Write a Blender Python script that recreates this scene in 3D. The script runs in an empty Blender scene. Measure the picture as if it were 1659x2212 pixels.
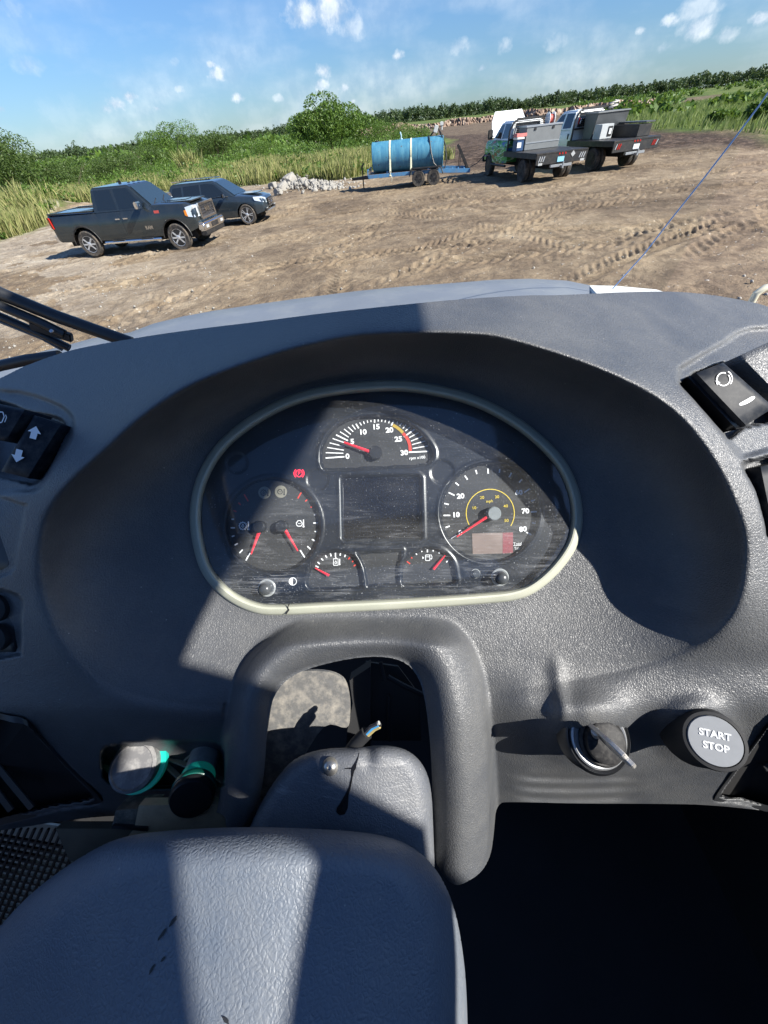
import bpy, bmesh, math, random
import numpy as np
from mathutils import Vector, Matrix, Euler
random.seed(7); rng = np.random.default_rng(11)
S = bpy.context.scene
COL = S.collection
R = math.radians

# ------------------------------------------------------------------ camera
F, CX, CY = 800.0, 829.5, 1106.0          # focal length and centre in photo units (photo is 1659 x 2212 units)
PITCH, ROLL = R(46.3), math.atan(-0.11)
CAM = Vector((0, 0, 3.0))
FWD = Vector((0, math.cos(PITCH), -math.sin(PITCH)))
DN = Vector((0, -math.sin(PITCH), -math.cos(PITCH)))
R0 = Vector((1, 0, 0))
XC = (math.cos(ROLL) * R0 - math.sin(ROLL) * DN).normalized()
YC = -(math.sin(ROLL) * R0 + math.cos(ROLL) * DN).normalized()
ZC = -FWD
ROT = Matrix((XC, YC, ZC)).transposed()
cd = bpy.data.cameras.new('camera'); cam = bpy.data.objects.new('camera', cd); COL.objects.link(cam)
cam.matrix_world = Matrix.Translation(CAM) @ ROT.to_4x4()
cd.sensor_fit = 'HORIZONTAL'; cd.sensor_width = 36; cd.lens = 36 * F / 1659
cd.clip_start = 0.01; cd.clip_end = 9000
S.camera = cam

# ------------------------------------------------------------------ light
SUN_AZ, SUN_EL = R(118), R(38)            # azimuth clockwise from +Y
SUN = Vector((math.cos(SUN_EL) * math.sin(SUN_AZ), math.cos(SUN_EL) * math.cos(SUN_AZ), math.sin(SUN_EL)))
sd = bpy.data.lights.new('sun', 'SUN'); sd.energy = 5.0; sd.angle = R(0.5); sd.color = (1.0, 0.955, 0.88)
so = bpy.data.objects.new('sun', sd); COL.objects.link(so)
so.rotation_euler = SUN.to_track_quat('Z', 'Y').to_euler(); so.location = (20, -20, 30)
S.view_settings.view_transform = 'Standard'; S.view_settings.look = 'None'
S.view_settings.gamma = 1; S.view_settings.use_curve_mapping = False
S.view_settings.exposure = 1.22
S.cycles.max_bounces = 6; S.cycles.transparent_max_bounces = 12; S.cycles.diffuse_bounces = 3
S.cycles.sample_clamp_indirect = 6

def ray(px, py):
    return (XC * (px - CX) + YC * (CY - py) + FWD * F).normalized()

W = bpy.data.worlds.new('World'); S.world = W; W.use_nodes = True
nt = W.node_tree; nt.nodes.clear()
def N(nt, t, **k):
    n = nt.nodes.new(t)
    for a, b in k.items():
        if a.startswith('i_'): n.inputs[a[2:].replace('_', ' ')].default_value = b
        else: setattr(n, a, b)
    return n
def L(nt, a, b): nt.links.new(a, b)
def math_(nt, op, a, b=None, clamp=False):
    n = nt.nodes.new('ShaderNodeMath'); n.operation = op; n.use_clamp = clamp
    for i, v in enumerate((a, b)):
        if v is None: continue
        if isinstance(v, (int, float)): n.inputs[i].default_value = v
        else: nt.links.new(v, n.inputs[i])
    return n.outputs[0]
def ramp(nt, fac, stops):
    n = nt.nodes.new('ShaderNodeValToRGB'); e = n.color_ramp.elements
    while len(e) < len(stops): e.new(0.5)
    for el, (p, c) in zip(e, stops):
        el.position = p; el.color = (c[0], c[1], c[2], 1) if len(c) == 3 else c
    if fac is not None: nt.links.new(fac, n.inputs[0])
    return n.outputs[0]
def mix(nt, fac, a, b):
    n = nt.nodes.new('ShaderNodeMix'); n.data_type = 'RGBA'
    for i, v in ((0, fac), (6, a), (7, b)):
        if isinstance(v, (int, float)): n.inputs[i].default_value = v
        elif isinstance(v, (tuple, list)): n.inputs[i].default_value = (*v[:3], 1)
        else: nt.links.new(v, n.inputs[i])
    return n.outputs[2]

sky = N(nt, 'ShaderNodeTexSky', sky_type='NISHITA', sun_disc=False, sun_elevation=SUN_EL, sun_rotation=SUN_AZ)
sky.air_density = 1.0; sky.dust_density = 0.1; sky.ozone_density = 2.0
bg = N(nt, 'ShaderNodeBackground'); bg.inputs[1].default_value = 0.082
out = N(nt, 'ShaderNodeOutputWorld')
tc = N(nt, 'ShaderNodeTexCoord')
# clouds: small fair-weather puffs, each a direction in the sky broken up with noise
clouds = [  # photo x, y, radius in units, strength
 (660,30,48,1),(715,22,60,1),(760,60,42,.6),(860,122,20,.9),(470,160,26,.9),(455,140,14,.8),(700,152,30,.9),(690,182,24,.8),
 (515,210,19,.95),(280,208,24,.95),(250,225,30,.8),(232,235,22,.6),(340,234,17,.8),(385,192,16,.6),(605,212,16,.6),(745,190,18,.8),
 (762,220,10,.8),(1040,147,18,.8),(60,140,42,.35),(378,135,18,.3),(0,235,18,.7),(1445,45,22,.9),(1510,20,50,.6),(1510,60,46,.8),
 (1640,40,26,.8),(1570,75,30,.55),(1385,66,14,.7),(1430,105,22,.4),(990,100,26,.45),(1090,100,30,.5),(1200,90,30,.35),(30,20,40,.25),(650,215,60,.16),
 (420,240,70,.16),(150,260,80,.14),(560,250,60,.14)]
nz = N(nt, 'ShaderNodeTexNoise'); nz.inputs['Scale'].default_value = 34; nz.inputs['Detail'].default_value = 7; nz.inputs['Roughness'].default_value = .62
L(nt, tc.outputs['Generated'], nz.inputs['Vector'])
nz2 = N(nt, 'ShaderNodeTexNoise'); nz2.inputs['Scale'].default_value = 9; nz2.inputs['Detail'].default_value = 3
L(nt, tc.outputs['Generated'], nz2.inputs['Vector'])
wob = math_(nt, 'ADD', math_(nt, 'MULTIPLY', math_(nt, 'SUBTRACT', nz.outputs[0], .5), 3.0), math_(nt, 'MULTIPLY', math_(nt, 'SUBTRACT', nz2.outputs[0], .5), 1.0))
tot = None
for (x, y, r, s) in clouds:
    d = ray(x, y); rr = (ray(x + r, y) - d).length
    vm = nt.nodes.new('ShaderNodeVectorMath'); vm.operation = 'DISTANCE'
    sq = nt.nodes.new('ShaderNodeVectorMath'); sq.operation = 'MULTIPLY'; L(nt, tc.outputs['Generated'], sq.inputs[0]); sq.inputs[1].default_value = (1, 1, 1.9)
    L(nt, sq.outputs[0], vm.inputs[0]); vm.inputs[1].default_value = (d.x, d.y, d.z * 1.9)
    q = math_(nt, 'DIVIDE', vm.outputs['Value'], rr * 1.0)
    q = math_(nt, 'SUBTRACT', .98, q)
    q = math_(nt, 'ADD', q, math_(nt, 'MULTIPLY', wob, .55 if r > 40 else .9))
    q = math_(nt, 'MULTIPLY', q, 1.45, True)
    # keep the noise from making cloud far away from the puff
    e = math_(nt, 'SUBTRACT', 1.9, math_(nt, 'DIVIDE', vm.outputs['Value'], rr), True)
    q = math_(nt, 'MULTIPLY', math_(nt, 'MULTIPLY', q, e), s)
    tot = q if tot is None else math_(nt, 'MAXIMUM', tot, q)
cl = ramp(nt, tot, [(0.0, (0, 0, 0)), (.5, (.42, .42, .42)), (1.0, (.92, .92, .92))])
# general thin low cloud outside and inside the frame, near the horizon
nz3 = N(nt, 'ShaderNodeTexNoise'); nz3.inputs['Scale'].default_value = 5; nz3.inputs['Detail'].default_value = 6
mp = N(nt, 'ShaderNodeMapping'); mp.inputs['Scale'].default_value = (1, 1, 3.2); L(nt, tc.outputs['Generated'], mp.inputs[0]); L(nt, mp.outputs[0], nz3.inputs['Vector'])
sep = N(nt, 'ShaderNodeSeparateXYZ'); L(nt, tc.outputs['Generated'], sep.inputs[0])
low = math_(nt, 'SUBTRACT', 1.0, math_(nt, 'MULTIPLY', math_(nt, 'ABSOLUTE', sep.outputs[2]), 3.2), True)
thin = math_(nt, 'MULTIPLY', ramp(nt, nz3.outputs[0], [(.42, (0, 0, 0)), (.7, (.55, .55, .55))]), low)
cl = math_(nt, 'MAXIMUM', cl, thin)
skyc = N(nt, 'ShaderNodeHueSaturation'); skyc.inputs['Saturation'].default_value = 1.0; tint = N(nt, 'ShaderNodeMix', data_type='RGBA', blend_type='MULTIPLY'); tint.inputs[0].default_value = 1; tint.inputs[7].default_value = (.68, .86, 1.12, 1)
L(nt, sky.outputs[0], tint.inputs[6]); sepz = N(nt, 'ShaderNodeSeparateXYZ'); L(nt, tc.outputs['Generated'], sepz.inputs[0])
el = ramp(nt, sepz.outputs[2], [(0, (.46, .50, .56)), (.12, (.58, .63, .68)), (.45, (1, 1, 1))]); t2_ = N(nt, 'ShaderNodeMix', data_type='RGBA', blend_type='MULTIPLY'); t2_.inputs[0].default_value = 1; L(nt, tint.outputs[2], t2_.inputs[6]); L(nt, el, t2_.inputs[7]); L(nt, t2_.outputs[2], skyc.inputs['Color'])
ccol = mix(nt, ramp(nt, nz.outputs[0], [(.38, (0, 0, 0)), (.62, (1, 1, 1))]), (3.4, 4.1, 5.2), (6.3, 6.6, 7.0))
L(nt, mix(nt, cl, skyc.outputs[0], ccol), bg.inputs[0]); L(nt, bg.outputs[0], out.inputs[0])

# ------------------------------------------------------------------ materials
MATS = {}
def mat(name, col=(.5, .5, .5), rough=.5, metal=0., spec=.5, var=0., vscale=8., bump=0., bscale=60., bdist=.002, coat=0., emit=None, dirt=None, dscale=3., detail=6):
    if name in MATS: return MATS[name]
    m = bpy.data.materials.new(name); m.use_nodes = True; t = m.node_tree; p = t.nodes['Principled BSDF']
    p.inputs['Base Color'].default_value = (*col, 1); p.inputs['Roughness'].default_value = rough
    p.inputs['Metallic'].default_value = metal; p.inputs['Specular IOR Level'].default_value = spec
    p.inputs['Coat Weight'].default_value = coat
    tcx = t.nodes.new('ShaderNodeTexCoord').outputs['Object']
    c = None
    if var:
        n = N(t, 'ShaderNodeTexNoise'); n.inputs['Scale'].default_value = vscale; n.inputs['Detail'].default_value = detail; L(t, tcx, n.inputs['Vector'])
        c = mix(t, n.outputs[0], [x * (1 - var) for x in col], [min(1, x * (1 + var)) for x in col])
    if dirt:
        n = N(t, 'ShaderNodeTexNoise'); n.inputs['Scale'].default_value = dscale; n.inputs['Detail'].default_value = 9; n.inputs['Roughness'].default_value = .7; L(t, tcx, n.inputs['Vector'])
        f = ramp(t, n.outputs[0], [(.45, (0, 0, 0)), (.75, (dirt[3],) * 3)])
        c = mix(t, f, c if c is not None else col, dirt[:3])
    if c is not None: L(t, c, p.inputs['Base Color'])
    if bump:
        n = N(t, 'ShaderNodeTexNoise'); n.inputs['Scale'].default_value = bscale; n.inputs['Detail'].default_value = 5; L(t, tcx, n.inputs['Vector'])
        b = N(t, 'ShaderNodeBump'); b.inputs['Strength'].default_value = bump; b.inputs['Distance'].default_value = bdist
        L(t, n.outputs[0], b.inputs['Height']); L(t, b.outputs[0], p.inputs['Normal'])
    if emit:
        p.inputs['Emission Color'].default_value = (*emit[:3], 1); p.inputs['Emission Strength'].default_value = emit[3]
    MATS[name] = m; return m

def grain_mat(name, col, rough, scale, dust, dustcol=(.30, .29, .26), bstr=.8, bd=.0006, scratch=.0):
    """moulded plastic with a leather grain, dusty"""
    m = bpy.data.materials.new(name); m.use_nodes = True; t = m.node_tree; p = t.nodes['Principled BSDF']
    tcx = t.nodes.new('ShaderNodeTexCoord').outputs['Object']
    w = N(t, 'ShaderNodeTexNoise'); w.inputs['Scale'].default_value = scale * .35; w.inputs['Detail'].default_value = 3; L(t, tcx, w.inputs['Vector'])
    wv = N(t, 'ShaderNodeVectorMath', operation='SCALE'); L(t, w.outputs['Color'], wv.inputs[0]); wv.inputs['Scale'].default_value = 2.2 / scale
    ad = N(t, 'ShaderNodeVectorMath', operation='ADD'); L(t, tcx, ad.inputs[0]); L(t, wv.outputs[0], ad.inputs[1])
    v = N(t, 'ShaderNodeTexVoronoi', feature='DISTANCE_TO_EDGE'); v.inputs['Scale'].default_value = scale; L(t, ad.outputs[0], v.inputs['Vector'])
    n1 = N(t, 'ShaderNodeTexNoise'); n1.inputs['Scale'].default_value = scale * .8; n1.inputs['Detail'].default_value = 4; n1.inputs['Distortion'].default_value = 1.6; L(t, tcx, n1.inputs['Vector'])
    h = math_(t, 'ADD', math_(t, 'MULTIPLY', ramp(t, v.outputs[0], [(0, (0, 0, 0)), (.28, (1, 1, 1))]), .55), math_(t, 'MULTIPLY', n1.outputs[0], 1.3))
    b = N(t, 'ShaderNodeBump'); b.inputs['Strength'].default_value = bstr; b.inputs['Distance'].default_value = bd
    L(t, h, b.inputs['Height']); L(t, b.outputs[0], p.inputs['Normal'])
    n2 = N(t, 'ShaderNodeTexNoise'); n2.inputs['Scale'].default_value = 9; n2.inputs['Detail'].default_value = 9; n2.inputs['Roughness'].default_value = .72; L(t, tcx, n2.inputs['Vector'])
    n3 = N(t, 'ShaderNodeTexNoise'); n3.inputs['Scale'].default_value = 620; n3.inputs['Detail'].default_value = 2; L(t, tcx, n3.inputs['Vector'])
    f = math_(t, 'MULTIPLY', ramp(t, n2.outputs[0], [(.35, (.25, .25, .25)), (.72, (1, 1, 1))]), dust)
    f = math_(t, 'MULTIPLY', f, math_(t, 'ADD', math_(t, 'MULTIPLY', n3.outputs[0], 1.1), .45), True)
    spk = N(t, 'ShaderNodeTexVoronoi'); spk.inputs['Scale'].default_value = 90; L(t, tcx, spk.inputs['Vector'])
    sp = ramp(t, spk.outputs['Distance'], [(.0, (1, 1, 1)), (.045, (.6, .6, .6)), (.06, (0, 0, 0))])
    sc_ = N(t, 'ShaderNodeSeparateColor'); L(t, spk.outputs['Color'], sc_.inputs[0])
    sp = math_(t, 'MULTIPLY', sp, math_(t, 'GREATER_THAN', sc_.outputs[0], .72))
    c = mix(t, f, col, dustcol)
    c = mix(t, math_(t, 'MULTIPLY', sp, .55), c, (.5, .48, .42))
    if scratch:
        mm = N(t, 'ShaderNodeMapping'); mm.inputs['Scale'].default_value = (12, 260, 60); mm.inputs['Rotation'].default_value = (0, 0, .25); L(t, tcx, mm.inputs[0])
        n4 = N(t, 'ShaderNodeTexNoise'); n4.inputs['Scale'].default_value = 1; n4.inputs['Detail'].default_value = 4; L(t, mm.outputs[0], n4.inputs['Vector'])
        c = mix(t, math_(t, 'MULTIPLY', ramp(t, n4.outputs[0], [(.62, (0, 0, 0)), (.7, (1, 1, 1))]), scratch), c, (.3, .3, .3))
    L(t, c, p.inputs['Base Color'])
    L(t, math_(t, 'ADD', math_(t, 'MULTIPLY', f, .35), rough), p.inputs['Roughness'])
    p.inputs['Specular IOR Level'].default_value = .5
    MATS[name] = m; return m

# ------------------------------------------------------------------ objects
def tag(o, label=None, cat=None, group=None, kind=None):
    if label: o['label'] = label
    if cat: o['category'] = cat
    if group: o['group'] = group
    if kind: o['kind'] = kind
    return o
def meshobj(name, verts, faces, m, parent=None, smooth=False):
    me = bpy.data.meshes.new(name); me.from_pydata([tuple(v) for v in verts], [], faces); me.validate()
    if smooth: me.shade_smooth()
    if m: me.materials.append(m)
    o = bpy.data.objects.new(name, me); COL.objects.link(o)
    if parent is not None: o.parent = parent
    return o
def npmesh(name, V, Q, m, parent=None, smooth=False):
    """numpy verts (n,3) and faces (k,3|4)"""
    me = bpy.data.meshes.new(name); k = Q.shape[1]
    me.vertices.add(len(V)); me.vertices.foreach_set('co', np.asarray(V, np.float32).ravel())
    me.loops.add(Q.size); me.loops.foreach_set('vertex_index', Q.astype(np.int32).ravel())
    me.polygons.add(len(Q)); me.polygons.foreach_set('loop_start', np.arange(0, Q.size, k, dtype=np.int32))
    me.update(calc_edges=True)
    if smooth: me.shade_smooth()
    if m: me.materials.append(m)
    o = bpy.data.objects.new(name, me); COL.objects.link(o)
    if parent is not None: o.parent = parent
    return o
def empty(name, loc, rot=None, label=None, cat=None, group=None):
    o = bpy.data.objects.new(name, None); COL.objects.link(o); o.empty_display_size = .1
    o.matrix_world = Matrix.Translation(Vector(loc)) @ (rot.to_4x4() if isinstance(rot, Matrix) else Matrix.Rotation(rot or 0, 4, 'Z'))
    return tag(o, label, cat, group)
def copy_tree(o, parent=None):
    c = o.copy(); COL.objects.link(c)
    if parent is not None: c.parent = parent
    for ch in list(o.children): copy_tree(ch, c)
    return c

class MB:
    def __init__(s): s.v = []; s.f = []
    def add(s, vs, fs):
        b = len(s.v); s.v += [Vector(v) for v in vs]; s.f += [tuple(i + b for i in f) for f in fs]; return s
    def box(s, c, d, rot=None):
        x, y, z = d[0] / 2, d[1] / 2, d[2] / 2
        vs = [Vector(p) for p in ((-x,-y,-z),(x,-y,-z),(x,y,-z),(-x,y,-z),(-x,-y,z),(x,-y,z),(x,y,z),(-x,y,z))]
        if rot is not None:
            M = rot if isinstance(rot, Matrix) else Euler(rot).to_matrix()
            vs = [M @ v for v in vs]
        c = Vector(c)
        return s.add([v + c for v in vs], [(0,3,2,1),(4,5,6,7),(0,1,5,4),(1,2,6,5),(2,3,7,6),(3,0,4,7)])
    def beam(s, a, b, w, h=None):
        a, b = Vector(a), Vector(b); d = b - a; h = h or w
        q = d.to_track_quat('X', 'Z').to_matrix()
        return s.box((a + b) / 2, (d.length, w, h), q)
    def tube(s, pts, r, n=10, cap=True, r2=None):
        pts = [Vector(p) for p in pts]; rings = []; k = len(pts); up = None
        for i, p in enumerate(pts):
            d = (pts[min(i + 1, k - 1)] - pts[max(i - 1, 0)]).normalized()
            if up is None: up = d.orthogonal().normalized()
            a = (up - d * up.dot(d)).normalized(); up = a; b = d.cross(a)
            rr = r if r2 is None else r + (r2 - r) * i / (k - 1)
            rings.append([p + (a * math.cos(2 * math.pi * j / n) + b * math.sin(2 * math.pi * j / n)) * rr for j in range(n)])
        vs = [v for rg in rings for v in rg]
        fs = [(i * n + j, i * n + (j + 1) % n, (i + 1) * n + (j + 1) % n, (i + 1) * n + j) for i in range(k - 1) for j in range(n)]
        if cap: fs += [tuple(range(n))[::-1], tuple((k - 1) * n + j for j in range(n))]
        return s.add(vs, fs)
    def lathe(s, prof, c=(0, 0, 0), axis=(0, 0, 1), n=28):
        """prof: list of (radius, height along axis)"""
        M = Vector(axis).normalized().to_track_quat('Z', 'Y').to_matrix(); c = Vector(c)
        vs = [c + M @ Vector((r * math.cos(2 * math.pi * j / n), r * math.sin(2 * math.pi * j / n), h)) for (r, h) in prof for j in range(n)]
        k = len(prof)
        fs = [(i * n + j, i * n + (j + 1) % n, (i + 1) * n + (j + 1) % n, (i + 1) * n + j) for i in range(k - 1) for j in range(n)]
        if prof[0][0] > 1e-5: fs.append(tuple(range(n))[::-1])
        if prof[-1][0] > 1e-5: fs.append(tuple((k - 1) * n + j for j in range(n)))
        return s.add(vs, fs)
    def prism(s, poly, y0, y1, axis='y'):
        """poly in the x-z plane, extruded along y"""
        n = len(poly)
        vs = [(p[0], y0, p[1]) for p in poly] + [(p[0], y1, p[1]) for p in poly]
        return s.add(vs, [tuple(range(n)), tuple(range(2 * n - 1, n - 1, -1))] + [(i, i + n, (i + 1) % n + n, (i + 1) % n) for i in range(n)])
    def quad(s, a, b, c, d): return s.add([a, b, c, d], [(0, 1, 2, 3)])
    def build(s, name, m, parent=None, bevel=0, smooth=False, seg=2):
        me = bpy.data.meshes.new(name); me.from_pydata([tuple(v) for v in s.v], [], s.f); me.validate()
        bm = bmesh.new(); bm.from_mesh(me)
        bmesh.ops.remove_doubles(bm, verts=bm.verts, dist=1e-6)
        bmesh.ops.recalc_face_normals(bm, faces=bm.faces)
        if bevel:
            es = [e for e in bm.edges if len(e.link_faces) == 2 and e.calc_face_angle(0) > .5]
            try: bmesh.ops.bevel(bm, geom=es, offset=bevel, segments=seg, affect='EDGES', clamp_overlap=True)
            except Exception: pass
        bm.to_mesh(me); bm.free()
        if smooth or bevel: 
            me.shade_smooth()
            try: me.set_sharp_from_angle(angle=R(38))
            except Exception: pass
        if m: me.materials.append(m)
        o = bpy.data.objects.new(name, me); COL.objects.link(o)
        if parent is not None: o.parent = parent
        return o

# ------------------------------------------------------------------ 2-D helpers
def closed_curve(pts, k=8):
    P = np.array(pts, float); n = len(P); o = []
    for i in range(n):
        p0, p1, p2, p3 = P[i - 1], P[i], P[(i + 1) % n], P[(i + 2) % n]
        for t in np.arange(k) / k:
            o.append(.5 * ((2 * p1) + (-p0 + p2) * t + (2 * p0 - 5 * p1 + 4 * p2 - p3) * t * t + (-p0 + 3 * p1 - 3 * p2 + p3) * t ** 3))
    return np.array(o)
def sdf(poly, X, Y):
    """signed distance, positive inside"""
    poly = np.asarray(poly, float); d = np.full(X.shape, 1e18); ins = np.zeros(X.shape, bool)
    n = len(poly)
    for i in range(n):
        ax, ay = poly[i]; bx, by = poly[(i + 1) % n]
        ex, ey = bx - ax, by - ay; l = ex * ex + ey * ey + 1e-12
        t = np.clip(((X - ax) * ex + (Y - ay) * ey) / l, 0, 1)
        d = np.minimum(d, (X - ax - ex * t) ** 2 + (Y - ay - ey * t) ** 2)
        c = (ay > Y) != (by > Y)
        if ey != 0: ins ^= c & (X < (Y - ay) / ey * ex + ax)
    d = np.sqrt(d); return np.where(ins, d, -d)
def sst(a, b, x):
    t = np.clip((x - a) / (b - a), 0, 1); return t * t * (3 - 2 * t)
def sp(x, k): return np.logaddexp(0, x / k) * k          # soft max(0,x)
_perm = rng.random((256, 256))
def vnoise(x, y):
    xi = np.floor(x).astype(int); yi = np.floor(y).astype(int); fx = x - xi; fy = y - yi
    fx = fx * fx * (3 - 2 * fx); fy = fy * fy * (3 - 2 * fy); g = lambda a, b: _perm[a & 255, b & 255]
    return (g(xi, yi) * (1 - fx) + g(xi + 1, yi) * fx) * (1 - fy) + (g(xi, yi + 1) * (1 - fx) + g(xi + 1, yi + 1) * fx) * fy - .5
def fbm(x, y, o=4):
    s = 0; a = 1
    for i in range(o): s = s + a * vnoise(x * 2 ** i + 17.3 * i, y * 2 ** i + 9.1 * i); a *= .5
    return s

# ------------------------------------------------------------------ dashboard frame: u right, v up, w towards the driver
D0 = .36
ORG = CAM + FWD * D0
def DP(px, py, w=0.0): return Vector(((px - CX) * (D0 - w) / F, (CY - py) * (D0 - w) / F, w))
def WP(px, py, w=0.0): return ORG + ROT @ DP(px, py, w)
def dash_empty(name, px, py, w, label, cat, group=None):
    """an Empty at a point of the dashboard, axes as the dashboard frame; children are given in dashboard coordinates and shifted"""
    o = empty(name, WP(px, py, w), ROT, label, cat, group); o['_o'] = tuple(DP(px, py, w)); return o
def shift(o, root):
    off = Vector(root['_o'])
    o.data.transform(Matrix.Translation(-off)); return o
def hfield(name, outer, wfun, step, m, root, holes=(), back=.02, smooth=True):
    outer = np.asarray(outer, float)
    x0, y0 = outer.min(0) - step * 2; x1, y1 = outer.max(0) + step * 2
    X, Y = np.meshgrid(np.arange(x0, x1, step), np.arange(y0, y1, step))
    def dist(X, Y):
        d = sdf(outer, X, Y)
        for h in holes: d = np.minimum(d, -sdf(h, X, Y))
        return d
    d = dist(X, Y); h = step
    ok = d > -1.45 * step
    cell = ok[:-1, :-1] & ok[1:, :-1] & ok[:-1, 1:] & ok[1:, 1:]
    cx = (d[:-1, :-1] + d[1:, :-1] + d[:-1, 1:] + d[1:, 1:]) / 4
    cell &= cx > -.40 * step
    gy, gx = np.gradient(d, h); g = np.sqrt(gx * gx + gy * gy) + 1e-9
    neg = d < 0
    X = np.where(neg, X - gx / g * d / np.maximum(g, .5), X); Y = np.where(neg, Y - gy / g * d / np.maximum(g, .5), Y)
    idx = -np.ones(X.shape, int); used = np.zeros(X.shape, bool)
    used[:-1, :-1] |= cell; used[1:, :-1] |= cell; used[:-1, 1:] |= cell; used[1:, 1:] |= cell
    idx[used] = np.arange(used.sum())
    px, py = X[used], Y[used]; w = wfun(px, py)
    V = np.stack([(px - CX) * (D0 - w) / F, (CY - py) * (D0 - w) / F, w], 1)
    a, b, c, e = idx[:-1, :-1][cell], idx[1:, :-1][cell], idx[1:, 1:][cell], idx[:-1, 1:][cell]
    Q = np.stack([a, b, c, e], 1)
    if back:
        E = np.concatenate([Q[:, [0, 1]], Q[:, [1, 2]], Q[:, [2, 3]], Q[:, [3, 0]]])
        key = np.sort(E, 1); k = key[:, 0].astype(np.int64) * len(V) + key[:, 1]
        u, inv, cnt = np.unique(k, return_inverse=True, return_counts=True); be = E[cnt[inv] == 1]
        bv = np.unique(be); mp_ = -np.ones(len(V), int); n0 = len(V)
        mp_[bv] = n0 + np.arange(len(bv)); top = V[bv]
        low = top.copy(); kk_ = (D0 - low[:, 2] + back) / (D0 - low[:, 2]); low[:, 0] *= kk_; low[:, 1] *= kk_; low[:, 2] -= back
        V = np.concatenate([V, top, low]); k2 = len(bv)
        Q = np.concatenate([Q, np.stack([mp_[be[:, 1]], mp_[be[:, 0]], mp_[be[:, 0]] + k2, mp_[be[:, 1]] + k2], 1)])
    V = V - np.array(root['_o'])
    return npmesh(name, V, Q, m, root, smooth)
def puff(poly, w0, Rp, drop):
    """height that rounds off within Rp units of the outline"""
    def f(x, y):
        d = np.clip(sdf(poly, x, y), 0, Rp) / Rp
        base = w0(x, y) if callable(w0) else w0
        return base - drop * (1 - np.sqrt(np.clip(1 - (1 - d) ** 2, 0, 1)))
    return f
def flat(name, polys, w, m, root, parent=None):
    """thin printed shapes: each polygon a face at height w"""
    v, f = [], []
    for p in polys:
        b = len(v); v += [DP(x, y, w) for x, y in p]; f.append(tuple(range(b, b + len(p))))
    o = meshobj(name, v, f, m, parent or root); shift(o, root)
    return o
def stroke(a, b, w):
    a, b = np.array(a, float), np.array(b, float); d = b - a; n = np.array([-d[1], d[0]]) / (np.hypot(*d) + 1e-9) * w / 2
    return [tuple(a + n), tuple(b + n), tuple(b - n), tuple(a - n)]
def pline(pts, w):
    return [stroke(pts[i], pts[i + 1], w) for i in range(len(pts) - 1)]
def circ(c, r, n=32, a0=0, a1=360, ry=None):
    ry = ry or r
    return [(c[0] + r * math.cos(R(a0 + (a1 - a0) * i / n)), c[1] + ry * math.sin(R(a0 + (a1 - a0) * i / n))) for i in range(n if a1 - a0 == 360 else n + 1)]
def ringpoly(c, r, w, n=40, a0=0, a1=360):
    P = []
    for i in range(n):
        t0 = R(a0 + (a1 - a0) * i / n); t1 = R(a0 + (a1 - a0) * (i + 1) / n)
        P.append([(c[0] + (r - w / 2) * math.cos(t0), c[1] + (r - w / 2) * math.sin(t0)), (c[0] + (r + w / 2) * math.cos(t0), c[1] + (r + w / 2) * math.sin(t0)),
                  (c[0] + (r + w / 2) * math.cos(t1), c[1] + (r + w / 2) * math.sin(t1)), (c[0] + (r - w / 2) * math.cos(t1), c[1] + (r - w / 2) * math.sin(t1))])
    return P
def textmesh(s, size, bold=0.0):
    cu = bpy.data.curves.new('t', 'FONT'); cu.body = s; cu.size = size; cu.align_x = 'CENTER'; cu.align_y = 'CENTER'; cu.offset = bold; cu.resolution_u = 3
    o = bpy.data.objects.new('t', cu); COL.objects.link(o); dg = bpy.context.evaluated_depsgraph_get(); dg.update()
    me = bpy.data.meshes.new_from_object(o.evaluated_get(dg)); bpy.data.objects.remove(o); bpy.data.curves.remove(cu)
    return me
def dtext(s, px, py, w, cap, m, root, parent=None, rot=4.5, bold=.03, name='lettering', sx=1.0):
    """cap: letter height in photo units"""
    size = cap * (D0 - w) / F / .70
    me = textmesh(s, size, size * bold); me.materials.clear(); me.materials.append(m)
    me.transform(Matrix.Translation(DP(px, py, w)) @ Matrix.Rotation(R(rot), 4, 'Z') @ Matrix.Diagonal((sx, 1, 1, 1)))
    o = bpy.data.objects.new(name, me); COL.objects.link(o); o.parent = parent or root
    return shift(o, root)
# ================================================================== DASHBOARD
M_dash = grain_mat('grained dash plastic', (.040, .045, .055), .38, 480, .25, bstr=.62, bd=.0005)
M_col = grain_mat('grained column plastic', (.062, .071, .090), .44, 380, .34, bstr=.55, bd=.0005, scratch=.35)
M_pod = grain_mat('coarse grained pod plastic', (.078, .102, .140), .42, 310, .34, bstr=.55, bd=.0007)
M_black = mat('black plastic', (.012, .013, .015), .38, var=.3)
M_blackm = mat('matt black plastic', (.01, .0105, .012), .7, var=.4, bump=.2, bscale=300, bdist=.0004)
M_gloss = mat('switch plastic', (.010, .013, .019), .5, spec=.12, dirt=(.2, .19, .17, .25), dscale=80)
M_white = mat('white print', (.8, .8, .8), .6)
M_olive = mat('olive grey trim', (.36, .37, .30), .42, var=.12, vscale=40, dirt=(.42, .41, .34, .5), dscale=20)

ARCH = closed_curve([(540,1840),(560,1745),(572,1660),(577,1570),(590,1500),(632,1456),(710,1431),(800,1416),(870,1424),(906,1462),(922,1530),(932,1640),(935,1760),(932,1850),(960,1905)], 6)
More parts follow.
